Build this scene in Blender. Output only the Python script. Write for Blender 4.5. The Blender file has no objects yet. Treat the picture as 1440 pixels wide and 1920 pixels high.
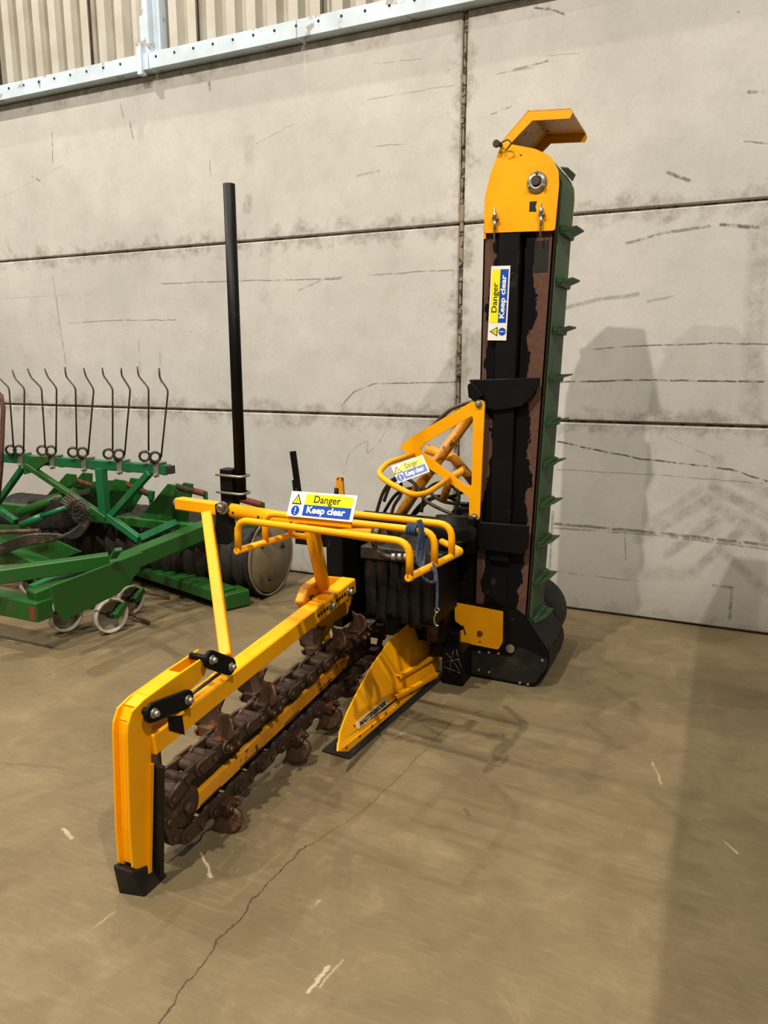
import bpy, bmesh, math, random
from mathutils import Vector, Matrix, noise as mnoise
random.seed(7)
scene = bpy.context.scene
V = Vector
PI = math.pi

# ---------------------------------------------------------------- camera
FPX, CX, CY, CAMH = 1387.0, 720.0, 960.0, 1.55
TH = math.atan(275 / 1387.0); YA = math.radians(24.6)
F = V((-math.sin(YA) * math.cos(TH), math.cos(YA) * math.cos(TH), -math.sin(TH)))
RT = V((math.cos(YA), math.sin(YA), 0)); UP = RT.cross(F); CAM = V((0, 0, CAMH))
cd = bpy.data.cameras.new('camera'); cam = bpy.data.objects.new('camera', cd)
scene.collection.objects.link(cam)
cd.sensor_fit = 'VERTICAL'; cd.sensor_height = 36.0; cd.lens = 36.0 * FPX / 1920.0
cd.clip_start = 0.05
cam.matrix_world = Matrix.Translation(CAM) @ Matrix((RT, UP, -F)).transposed().to_4x4()
scene.camera = cam

def at(px, py, x=None, y=None, z=None):
    """point of the place seen at a photograph pixel, on a given real plane x=, y= or z="""
    d = F + RT * ((px - CX) / FPX) - UP * ((py - CY) / FPX)
    if x is not None: t = (x - CAM.x) / d.x
    elif y is not None: t = (y - CAM.y) / d.y
    else: t = (z - CAM.z) / d.z
    return CAM + d * t

# ---------------------------------------------------------------- world, lamps, exposure
scene.view_settings.view_transform = 'Standard'; scene.view_settings.look = 'None'
scene.view_settings.exposure = -0.14; scene.view_settings.gamma = 1.0
scene.view_settings.use_curve_mapping = False
w = bpy.data.worlds.new('hall_light'); scene.world = w; w.use_nodes = True
w.node_tree.nodes['Background'].inputs[0].default_value = (0.93, 0.96, 1.0, 1)
w.node_tree.nodes['Background'].inputs[1].default_value = 0.11
def lamp(x, y, z, p, col=(1, 0.91, 0.78), r=0.06):
    l = bpy.data.lights.new('high_bay_lamp', 'AREA'); l.shape = 'DISK'; l.size = r * 2
    l.energy = p; l.color = col
    o = bpy.data.objects.new('high_bay_lamp', l); scene.collection.objects.link(o)
    o.location = (x, y, z); return o
lamp(-1.85, -1.0, 7.0, 500)
lamp(-4.35, -1.0, 7.0, 290)
lamp(2.6, -4.6, 7.0, 130)
lamp(2.3, -1.0, 7.0, 430)
lamp(-6.5, 2.3, 7.0, 300)
lamp(-2.9, 3.6, 7.4, 150)

# ---------------------------------------------------------------- materials
def ntree(name, rough=0.5, metal=0.0, spec=0.5):
    m = bpy.data.materials.new(name); m.use_nodes = True
    nt = m.node_tree; b = nt.nodes['Principled BSDF']
    b.inputs['Roughness'].default_value = rough; b.inputs['Metallic'].default_value = metal
    b.inputs['Specular IOR Level'].default_value = spec
    return m, nt, b
class NT:
    def __init__(s, nt): s.t = nt
    def n(s, typ, **k):
        o = s.t.nodes.new(typ)
        for a, v in k.items(): setattr(o, a, v)
        return o
    def l(s, a, b): s.t.links.new(a, b)
    def val(s, sock, v):
        if isinstance(v, bpy.types.NodeSocket): s.l(v, sock)
        else: sock.default_value = v
    def math(s, op, a, b=0.0, clamp=False):
        o = s.n('ShaderNodeMath', operation=op, use_clamp=clamp); s.val(o.inputs[0], a); s.val(o.inputs[1], b); return o.outputs[0]
    def noise(s, vec, scale, detail=4, rough=0.55, dist=0.0):
        o = s.n('ShaderNodeTexNoise'); s.l(vec, o.inputs['Vector']); o.inputs['Scale'].default_value = scale
        o.inputs['Detail'].default_value = detail; o.inputs['Roughness'].default_value = rough
        o.inputs['Distortion'].default_value = dist; return o
    def ramp(s, fac, lo, hi, a=0.0, b=1.0):
        o = s.n('ShaderNodeMapRange'); s.val(o.inputs[0], fac); o.inputs[1].default_value = lo; o.inputs[2].default_value = hi
        o.inputs[3].default_value = a; o.inputs[4].default_value = b; return o.outputs[0]
    def mix(s, fac, a, b):
        o = s.n('ShaderNodeMix', data_type='RGBA'); s.val(o.inputs[0], fac)
        for i, c in ((6, a), (7, b)):
            if isinstance(c, bpy.types.NodeSocket): s.l(c, o.inputs[i])
            else: o.inputs[i].default_value = (*c, 1)
        return o.outputs[2]
    def map(s, vec, sc):
        o = s.n('ShaderNodeMapping'); s.l(vec, o.inputs[0]); o.inputs[3].default_value = sc; return o.outputs[0]
    def pos(s): return s.n('ShaderNodeNewGeometry').outputs['Position']
    def bump(s, h, st, dist=0.01):
        o = s.n('ShaderNodeBump'); o.inputs[0].default_value = st; o.inputs[1].default_value = dist; s.l(h, o.inputs['Height']); return o.outputs[0]

def worn(name, col, chip=(0.05, 0.02, 0.012), amount=0.36, rough=0.42, scale=14, dirt=(0.5, 0.3, 0.1), dirtamt=0.15, spec=0.45, metal=0.0, bump=0.05, soft=0.03):
    m, t, b = ntree(name, rough, metal, spec); k = NT(t); p = k.pos()
    n1 = k.noise(p, scale, 6, 0.65); n2 = k.noise(p, scale * 0.25, 3)
    chipm = k.ramp(k.math('ADD', n1.outputs[0], k.math('MULTIPLY', n2.outputs[0], 0.3)), 0.84 - amount * 0.25, 0.84 + soft - amount * 0.25)
    dm = k.math('MULTIPLY', k.ramp(k.noise(p, 5, 5).outputs[0], 0.4, 0.75), dirtamt)
    c = k.mix(dm, col, dirt); c = k.mix(chipm, c, chip)
    k.l(c, b.inputs['Base Color'])
    k.l(k.bump(n1.outputs[0], bump, 0.004), b.inputs['Normal'])
    return m

M = {}
M['yellow'] = worn('yellow_paint', (0.94, 0.41, 0.001), amount=-0.12, scale=22, dirt=(0.70, 0.22, 0.001), dirtamt=0.35, spec=0.25)
M['yellow_dirty'] = worn('worn_yellow_paint', (0.80, 0.33, 0.008), amount=0.3, scale=30, dirt=(0.30, 0.12, 0.01), dirtamt=0.8)
M['black'] = worn('black_paint', (0.003, 0.003, 0.0035), chip=(0.02, 0.016, 0.012), amount=0.10, rough=0.5, dirt=(0.010, 0.009, 0.007), dirtamt=0.35, spec=0.16)
M['black_dusty'] = worn('dusty_black_paint', (0.006, 0.006, 0.006), chip=(0.06, 0.048, 0.026), amount=0.5, rough=0.55, scale=7, soft=0.35, dirt=(0.05, 0.045, 0.03), dirtamt=0.6, spec=0.35)
M['rubber'] = worn('black_rubber', (0.003, 0.003, 0.0035), chip=(0.02, 0.02, 0.02), amount=0.2, rough=0.4, dirt=(0.02, 0.018, 0.015), dirtamt=0.4, spec=0.3)
M['green'] = worn('green_paint', (0.008, 0.098, 0.010), chip=(0.09, 0.045, 0.02), amount=0.05, rough=0.45, scale=16, dirt=(0.035, 0.065, 0.018), dirtamt=0.6)
M['teal'] = worn('bright_green_paint', (0.004, 0.125, 0.040), chip=(0.05, 0.12, 0.06), amount=0.3, rough=0.4, scale=10, dirt=(0.03, 0.11, 0.03), dirtamt=0.4)
M['belt'] = worn('green_belt_rubber', (0.036, 0.098, 0.030), chip=(0.06, 0.10, 0.05), amount=0.25, rough=0.6, scale=8, dirt=(0.02, 0.045, 0.02), dirtamt=0.7)
M['steel'] = worn('zinc_steel', (0.42, 0.40, 0.36), chip=(0.2, 0.15, 0.1), amount=0.3, rough=0.38, metal=0.75, dirt=(0.25, 0.2, 0.15), dirtamt=0.5)
M['whitesteel'] = worn('pale_worn_rim', (0.66, 0.62, 0.53), chip=(0.18, 0.12, 0.07), amount=0.3, rough=0.5, dirt=(0.25, 0.2, 0.13), dirtamt=0.6)
M['dark'] = worn('dark_spring_steel', (0.035, 0.033, 0.032), chip=(0.09, 0.06, 0.04), amount=0.4, rough=0.45, metal=0.4)
M['chain'] = worn('rusty_chain_steel', (0.065, 0.036, 0.022), chip=(0.13, 0.085, 0.06), amount=0.62, rough=0.6, scale=22, soft=0.25, dirt=(0.022, 0.013, 0.010), dirtamt=0.9, metal=0.25, bump=0.25)
M['tooth'] = worn('rusty_cutter_steel', (0.085, 0.042, 0.022), chip=(0.17, 0.07, 0.025), amount=0.5, rough=0.5, scale=12, dirt=(0.035, 0.02, 0.012), dirtamt=0.9, metal=0.3, bump=0.2)
M['rust'] = worn('rusty_steel', (0.14, 0.062, 0.04), chip=(0.07, 0.03, 0.02), amount=0.6, rough=0.8, scale=12, dirt=(0.08, 0.04, 0.03), dirtamt=0.8, bump=0.2)
M['redspring'] = worn('red_brown_spring', (0.16, 0.03, 0.015), chip=(0.05, 0.03, 0.02), amount=0.5, rough=0.6)
M['drum'] = worn('earthy_roller_iron', (0.010, 0.008, 0.006), chip=(0.045, 0.034, 0.02), amount=0.9, rough=0.7, scale=12, soft=0.5, dirt=(0.02, 0.016, 0.012), dirtamt=0.8)
M['disc'] = worn('grey_roller_end', (0.20, 0.165, 0.10), chip=(0.30, 0.27, 0.20), amount=0.5, rough=0.5, scale=9, soft=0.4, dirt=(0.10, 0.075, 0.03), dirtamt=0.7)
M['rope'] = worn('blue_rope', (0.018, 0.055, 0.14), chip=(0.02, 0.03, 0.06), amount=0.5, rough=0.8, scale=60)
M['hose'] = worn('black_hose', (0.014, 0.013, 0.013), chip=(0.05, 0.05, 0.05), amount=0.2, rough=0.35)
M['ghose'] = worn('grey_brown_hose', (0.018, 0.016, 0.014), chip=(0.1, 0.08, 0.06), amount=0.4, rough=0.6)
M['white'] = worn('sign_white', (0.82, 0.80, 0.76), amount=0.0, dirtamt=0.05, rough=0.35, bump=0.0)
M['sign_yellow'] = worn('sign_yellow', (0.92, 0.80, 0.01), amount=0.0, dirtamt=0.03, rough=0.35, bump=0.0)
M['sign_blue'] = worn('sign_blue', (0.01, 0.07, 0.42), amount=0.0, dirt=(0.05, 0.1, 0.3), dirtamt=0.05, rough=0.35, bump=0.0)
M['sign_black'] = worn('sign_black', (0.015, 0.015, 0.012), amount=0.0, dirtamt=0.0, rough=0.4, bump=0.0)
M['cream'] = worn('label_cream', (0.75, 0.60, 0.38), amount=0.0, dirtamt=0.2, rough=0.45, bump=0.0)
M['chalk'] = worn('chalk_mark', (0.30, 0.28, 0.25), amount=0.6, rough=0.9, scale=60)
M['flash'] = worn('galvanised_flashing', (0.62, 0.74, 0.86), chip=(0.35, 0.33, 0.3), amount=0.35, rough=0.4, scale=6, dirt=(0.4, 0.42, 0.42), dirtamt=0.5)
M['clad'] = worn('beige_cladding_sheet', (0.50, 0.48, 0.42), chip=(0.3, 0.22, 0.14), amount=-0.3, rough=0.5, scale=5, dirt=(0.36, 0.29, 0.2), dirtamt=0.5)
M['mortar'] = worn('dirty_joint_filler', (0.27, 0.22, 0.15), chip=(0.07, 0.05, 0.03), amount=0.7, rough=0.9, scale=18, dirt=(0.3, 0.25, 0.18), dirtamt=0.8, bump=0.4)

# conveyor channel: rusty steel with what is left of its black paint
def patchy(name, x0, sign):
    m, t, b = ntree(name, 0.6, spec=0.15); k = NT(t); p = k.pos()
    s = k.n('ShaderNodeSeparateXYZ'); k.l(p, s.inputs[0])
    n = k.noise(k.map(p, (1, 1, 0.55)), 9, 6, 0.6)
    e = k.math('MULTIPLY', k.math('SUBTRACT', s.outputs[0], x0), sign)
    e = k.math('ADD', e, k.math('MULTIPLY', k.math('SUBTRACT', n.outputs[0], 0.5), 0.22))
    mask = k.ramp(e, -0.002, 0.002)
    fine = k.noise(p, 45, 4)
    rust = k.mix(fine.outputs[0], (0.055, 0.028, 0.020), (0.16, 0.080, 0.055))
    k.l(k.mix(mask, (0.003, 0.003, 0.004), rust), b.inputs['Base Color'])
    k.l(k.ramp(mask, 0, 1, 0.42, 0.85), b.inputs['Roughness'])
    k.l(k.bump(fine.outputs[0], 0.15, 0.003), b.inputs['Normal'])
    return m
M['patchR'] = patchy('rusty_channel_with_black_paint', -0.815, 1)
M['patchL'] = patchy('rusty_edge_with_black_paint', -1.02, -1)

# a stroke (scratch, smear, crack) on a plane: mask from the distance to a segment
def stroke_group():
    g = bpy.data.node_groups.new('stroke', 'ShaderNodeTree')
    for nm, ty in (('P', 'NodeSocketVector'), ('A', 'NodeSocketVector'), ('D', 'NodeSocketVector'), ('W', 'NodeSocketFloat'), ('S', 'NodeSocketFloat')):
        g.interface.new_socket(nm, in_out='INPUT', socket_type=ty)
    g.interface.new_socket('Acc', in_out='INPUT', socket_type='NodeSocketFloat')
    g.interface.new_socket('M', in_out='OUTPUT', socket_type='NodeSocketFloat')
    g.interface.new_socket('P2', in_out='OUTPUT', socket_type='NodeSocketVector')
    k = NT(g); i = k.n('NodeGroupInput'); o = k.n('NodeGroupOutput')
    def vm(op, a, b=None):
        q = k.n('ShaderNodeVectorMath', operation=op); k.l(a, q.inputs[0])
        if b is not None: k.l(b, q.inputs[1])
        return q
    pa = vm('SUBTRACT', i.outputs['P'], i.outputs['A']).outputs[0]
    d1 = vm('DOT_PRODUCT', pa, i.outputs['D']).outputs['Value']; d2 = vm('DOT_PRODUCT', i.outputs['D'], i.outputs['D']).outputs['Value']
    tt = k.math('DIVIDE', d1, d2, clamp=True)
    sc = k.n('ShaderNodeVectorMath', operation='SCALE'); k.l(i.outputs['D'], sc.inputs[0]); k.l(tt, sc.inputs['Scale'])
    ln = vm('LENGTH', vm('SUBTRACT', pa, sc.outputs[0]).outputs[0]).outputs['Value']
    r = k.math('SUBTRACT', 1.0, k.math('DIVIDE', ln, i.outputs['W']), clamp=True)
    mm = k.math('MAXIMUM', k.math('MULTIPLY', k.math('MULTIPLY', r, 1.6, clamp=True), i.outputs['S']), i.outputs['Acc']); k.l(mm, o.inputs['M'])
    # the next stroke reads its position from here, so strokes are worked out one after another
    e = k.n('ShaderNodeVectorMath', operation='SCALE'); k.l(i.outputs['P'], e.inputs[0]); k.l(k.math('ADD', k.math('MULTIPLY', mm, 1e-7), 1.0), e.inputs['Scale']); k.l(e.outputs[0], o.inputs['P2'])
    return g
SG = stroke_group()
def strokes(k, pvec, polys):
    acc = None
    for pts, wd, st in polys:
        for a, b in zip(pts[:-1], pts[1:]):
            g = k.n('ShaderNodeGroup'); g.node_tree = SG
            k.l(pvec, g.inputs['P']); g.inputs['A'].default_value = a; g.inputs['D'].default_value = b - a
            g.inputs['W'].default_value = wd; g.inputs['S'].default_value = st
            if acc is not None: k.l(acc, g.inputs['Acc'])
            else: g.inputs['Acc'].default_value = 0.0
            acc = g.outputs['M']; pvec = g.outputs['P2']
    return acc
WY = 4.66
def wp(*pts): return [at(px, py, y=WY) for px, py in pts]
def fp(*pts): return [at(px, py, z=0) for px, py in pts]

def concrete_wall(x0, x1, z0, z1):
    m, t, b = ntree('precast_concrete', 0.8, spec=0.2); k = NT(t); p = k.pos()
    big = k.noise(p, 1.1, 5, 0.6); mid = k.noise(p, 6, 6, 0.65); fine = k.noise(p, 60, 5, 0.7)
    c = k.mix(k.ramp(big.outputs[0], 0.3, 0.7), (0.50, 0.49, 0.46), (0.64, 0.625, 0.59))
    c = k.mix(k.math('MULTIPLY', k.ramp(mid.outputs[0], 0.45, 0.8), 0.35), c, (0.38, 0.36, 0.31))
    c = k.mix(k.math('MULTIPLY', k.ramp(fine.outputs[0], 0.4, 0.75), 0.12), c, (0.25, 0.22, 0.18))
    s = k.n('ShaderNodeSeparateXYZ'); k.l(p, s.inputs[0])
    fr = k.math('FRACT', k.math('DIVIDE', s.outputs[2], 1.21))
    ed = k.math('MINIMUM', fr, k.math('SUBTRACT', 1.0, fr))
    vj = k.math('ABSOLUTE', k.math('ADD', s.outputs[0], 1.60))
    ed = k.math('MINIMUM', ed, k.math('MULTIPLY', vj, 0.9))
    ed = k.math('SUBTRACT', ed, k.math('MULTIPLY', k.math('SUBTRACT', mid.outputs[0], 0.46), 0.36))
    grime = k.math('MULTIPLY', k.ramp(ed, -0.005, 0.055, 1, 0), k.ramp(k.noise(p, 28, 5, 0.7).outputs[0], 0.38, 0.6, 0.25, 1.0))
    c = k.mix(k.math('MULTIPLY', grime, 0.5), c, (0.16, 0.12, 0.075))
    # darker, scuffed foot of the wall
    foot = k.ramp(k.math('ADD', s.outputs[2], k.math('MULTIPLY', mid.outputs[0], 0.5)), 0.25, 0.75, 0.55, 0)
    c = k.mix(foot, c, (0.27, 0.245, 0.20))
    # pock marks
    vo = k.n('ShaderNodeTexVoronoi'); k.l(p, vo.inputs['Vector']); vo.inputs['Scale'].default_value = 5.0
    pk = k.math('MULTIPLY', k.ramp(vo.outputs['Distance'], 0.02, 0.035, 1, 0), k.ramp(big.outputs[0], 0.45, 0.55))
    c = k.mix(k.math('MULTIPLY', pk, 0.7), c, (0.12, 0.09, 0.06))
    wob = k.n('ShaderNodeVectorMath', operation='SCALE'); wob.inputs['Scale'].default_value = 0.022
    wc = k.n('ShaderNodeVectorMath', operation='SUBTRACT'); k.l(k.noise(p, 7, 5, 0.7).outputs['Color'], wc.inputs[0]); wc.inputs[1].default_value = (0.5, 0.5, 0.5)
    k.l(wc.outputs[0], wob.inputs[0])
    ad = k.n('ShaderNodeVectorMath', operation='ADD'); k.l(p, ad.inputs[0]); k.l(wob.outputs[0], ad.inputs[1])
    fl = k.n('ShaderNodeVectorMath', operation='MULTIPLY'); k.l(ad.outputs[0], fl.inputs[0]); fl.inputs[1].default_value = (1, 0, 1)
    def W(*pts): return [V((q.x, 0, q.z)) for q in wp(*pts)]
    thin = [(W((300, 532), (470, 526), (640, 523)), .006, .6), (W((690, 516), (850, 506)), .006, .5), (W((130, 606), (230, 600), (330, 600)), .005, .6),
        (W((560, 545), (610, 522), (640, 520)), .006, .5),
        (W((640, 760), (665, 735), (700, 720), (860, 716)), .006, .7), (W((1052, 717), (1200, 712), (1440, 716)), .007, .9),
        (W((1110, 655), (1200, 648), (1330, 644), (1440, 645)), .006, .7), (W((1045, 828), (1200, 860), (1370, 880), (1440, 903)), .007, .9),
        (W((1045, 880), (1250, 892), (1440, 907)), .004, .5), (W((1040, 982), (1200, 996), (1440, 1022)), .013, .7), (W((1040, 990), (1240, 1004), (1440, 1030)), .009, .5),
        (W((1175, 456), (1250, 436), (1330, 424)), .011, .6), (W((1352, 421), (1420, 427)), .014, .8), (W((1252, 323), (1292, 338)), .012, .7),
        (W((1062, 577), (1120, 562), (1195, 552)), .016, .4), (W((1215, 566), (1240, 560), (1260, 556)), .01, .35), (W((960, 132), (1027, 114)), .007, .6),
        (W((930, 140), (1000, 126)), .005, .4), (W((97, 248), (99, 306)), .007, .6), (W((226, 195), (232, 222)), .006, .5), (W((243, 228), (250, 262)), .007, .6),
        (W((60, 330), (76, 340)), .007, .6), (W((394, 300), (394, 328)), .005, .6), (W((392, 155), (394, 168)), .014, .6), (W((100, 520), (112, 610), (125, 690)), .009, .4),
        (W((260, 640), (263, 700)), .008, .3), (W((300, 662), (301, 720)), .009, .3), (W((643, 890), (655, 850), (672, 835), (690, 826), (688, 850), (705, 838), (722, 812)), .0035, .55),
        (W((700, 120), (790, 110)), .004, .4), (W((690, 186), (850, 160)), .004, .4), (W((480, 270), (550, 233)), .004, .35), (W((670, 330), (710, 320)), .009, .4),
        (W((700, 275), (760, 270)), .005, .4), (W((0, 372), (120, 310)), .004, .25), (W((1003, 15), (1035, 18), (1058, 28)), .008, .8), (W((1405, 172), (1440, 173)), .012, .6),
        (W((1395, 265), (1440, 269)), .006, .6), (W((920, 215), (960, 200)), .006, .5), (W((1340, 1180), (1440, 1190)), .02, .5), (W((1172, 1000), (1174, 1050)), .005, .5),
        (W((1036, 960), (1030, 1090)), .012, .45), (W((1338, 1098), (1372, 1102), (1368, 1160)), .011, .6), (W((1035, 1070), (1110, 1080), (1200, 1090)), .004, .5),
        (W((1250, 820), (1340, 858)), .005, .4), (W((1010, 105), (1085, 100)), .004, .3), (W((290, 770), (420, 776)), .004, .2), (W((0, 560), (130, 553)), .004, .3)]
    wide = [(W((1428, 415), (1408, 768)), .075, .42), (W((1345, 862), (1340, 1000)), .05, .25), (W((468, 262), (466, 300)), .06, .25), (W((465, 375), (463, 392)), .05, .5),
        (W((1200, 1010), (1330, 935)), .045, .45), (W((1250, 1040), (1360, 960)), .04, .5), (W((1300, 1072), (1400, 985)), .04, .45), (W((1340, 915), (1440, 968)), .045, .5),
        (W((1350, 955), (1440, 1010)), .05, .5), (W((1360, 1040), (1440, 1110)), .04, .4), (W((1230, 975), (1310, 920)), .04, .3), (W((1380, 900), (1440, 925)), .04, .35),
        (W((1180, 1075), (1300, 1075)), .06, .25), (W((505, 395), (495, 560)), .05, .12)]
    def here(L): return [q for q in L if max(p.x for p in q[0]) > x0 - 0.1 and min(p.x for p in q[0]) < x1 + 0.1 and max(p.z for p in q[0]) > z0 - 0.1 and min(p.z for p in q[0]) < z1 + 0.1] or [([V((0, 0, -50)), V((0, 0, -51))], 0.01, 0)]
    a = strokes(k, fl.outputs[0], here(thin)); brk = k.ramp(k.noise(p, 22, 4, 0.7).outputs[0], 0.36, 0.52)
    c = k.mix(k.math('MULTIPLY', a, brk), c, (0.055, 0.042, 0.032))
    bb = strokes(k, fl.outputs[0], here(wide)); brk2 = k.ramp(k.noise(p, 14, 6, 0.75).outputs[0], 0.33, 0.6)
    c = k.mix(k.math('MULTIPLY', bb, brk2), c, (0.17, 0.145, 0.11))
    k.l(c, b.inputs['Base Color'])
    k.l(k.bump(k.math('ADD', mid.outputs[0], k.math('MULTIPLY', fine.outputs[0], 0.35)), 0.25, 0.008), b.inputs['Normal'])
    return m
def concrete_floor():
    m, t, b = ntree('concrete_floor', 0.62, spec=0.35); k = NT(t); p = k.pos()
    big = k.noise(p, 0.9, 5, 0.6, 0.4); mid = k.noise(p, 4.5, 7, 0.7, 0.6); fine = k.noise(p, 90, 5, 0.75)
    c = k.mix(k.ramp(big.outputs[0], 0.32, 0.68), (0.135, 0.101, 0.050), (0.215, 0.163, 0.088))
    c = k.mix(k.math('MULTIPLY', k.ramp(mid.outputs[0], 0.42, 0.72), 0.6), c, (0.105, 0.076, 0.040))
    c = k.mix(k.math('MULTIPLY', k.ramp(mid.outputs[0], 0.28, 0.42, 1, 0), 0.3), c, (0.34, 0.27, 0.165))
    c = k.mix(k.math('MULTIPLY', k.ramp(fine.outputs[0], 0.5, 0.7), 0.25), c, (0.14, 0.10, 0.055))
    sw = k.noise(k.map(p, (9, 60, 1)), 1.0, 4, 0.6)
    c = k.mix(k.math('MULTIPLY', k.ramp(sw.outputs[0], 0.5, 0.8), 0.2), c, (0.34, 0.27, 0.17))
    vo = k.n('ShaderNodeTexVoronoi'); k.l(p, vo.inputs['Vector']); vo.inputs['Scale'].default_value = 4.0
    c = k.mix(k.ramp(vo.outputs['Distance'], 0.012, 0.022, 0.7, 0), c, (0.07, 0.045, 0.025))
    wob = k.n('ShaderNodeVectorMath', operation='SCALE'); wob.inputs['Scale'].default_value = 0.05
    wc = k.n('ShaderNodeVectorMath', operation='SUBTRACT'); k.l(k.noise(p, 9, 6, 0.75).outputs['Color'], wc.inputs[0]); wc.inputs[1].default_value = (0.5, 0.5, 0.5)
    k.l(wc.outputs[0], wob.inputs[0])
    ad = k.n('ShaderNodeVectorMath', operation='ADD'); k.l(p, ad.inputs[0]); k.l(wob.outputs[0], ad.inputs[1])
    fl = k.n('ShaderNodeVectorMath', operation='MULTIPLY'); k.l(ad.outputs[0], fl.inputs[0]); fl.inputs[1].default_value = (1, 1, 0)
    crack = [(fp((298, 1919), (345, 1850), (385, 1800), (410, 1760), (450, 1725), (470, 1690), (520, 1640), (560, 1595), (590, 1580)), .0035, 1.0), (fp((590, 1580), (680, 1520), (760, 1445), (850, 1350)), .003, .5)]
    scuff = [(fp((580, 1860), (615, 1812)), .007, .6), (fp((600, 1850), (640, 1800)), .005, .4), (fp((120, 1555), (135, 1572)), .008, .6), (fp((375, 1600), (392, 1630), (395, 1645)), .006, .6),
        (fp((590, 1700), (600, 1688)), .006, .5), (fp((1225, 1430), (1240, 1470)), .006, .4), (fp((1360, 1580), (1385, 1600)), .006, .5), (fp((150, 1760), (215, 1710)), .005, .25), (fp((740, 1380), (760, 1372)), .006, .4)]
    dk = [(fp((560, 1440), (585, 1432)), .018, .45), (fp((520, 1462), (545, 1455)), .014, .4), (fp((468, 1478), (500, 1470)), .02, .35), (fp((600, 1400), (612, 1396)), .014, .4), (fp((1140, 1290), (1200, 1330)), .03, .3), (fp((1110, 1340), (1190, 1300)), .025, .25), (fp((1120, 1230), (1180, 1270)), .03, .25), (fp((850, 1400), (960, 1560)), .16, .16), (fp((1330, 1250), (1420, 1310)), .12, .2), (fp((1150, 1700), (1250, 1820)), .05, .15), (fp((60, 1500), (250, 1440)), .03, .15), (fp((888, 1336), (905, 1335)), .008, .8), (fp((870, 1518), (880, 1528)), .012, .7), (fp((0, 1430), (120, 1440)), .012, .3)]
    c = k.mix(k.math('MULTIPLY', strokes(k, fl.outputs[0], scuff), k.ramp(mid.outputs[0], 0.35, 0.5)), c, (0.55, 0.47, 0.33))
    c = k.mix(strokes(k, fl.outputs[0], dk), c, (0.08, 0.055, 0.03))
    c = k.mix(strokes(k, fl.outputs[0], crack), c, (0.05, 0.032, 0.018))
    k.l(c, b.inputs['Base Color'])
    k.l(k.ramp(mid.outputs[0], 0.3, 0.7, 0.5, 0.78), b.inputs['Roughness'])
    k.l(k.bump(k.math('ADD', mid.outputs[0], k.math('MULTIPLY', fine.outputs[0], 0.5)), 0.12, 0.006), b.inputs['Normal'])
    return m
M['floor'] = concrete_floor()

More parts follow.
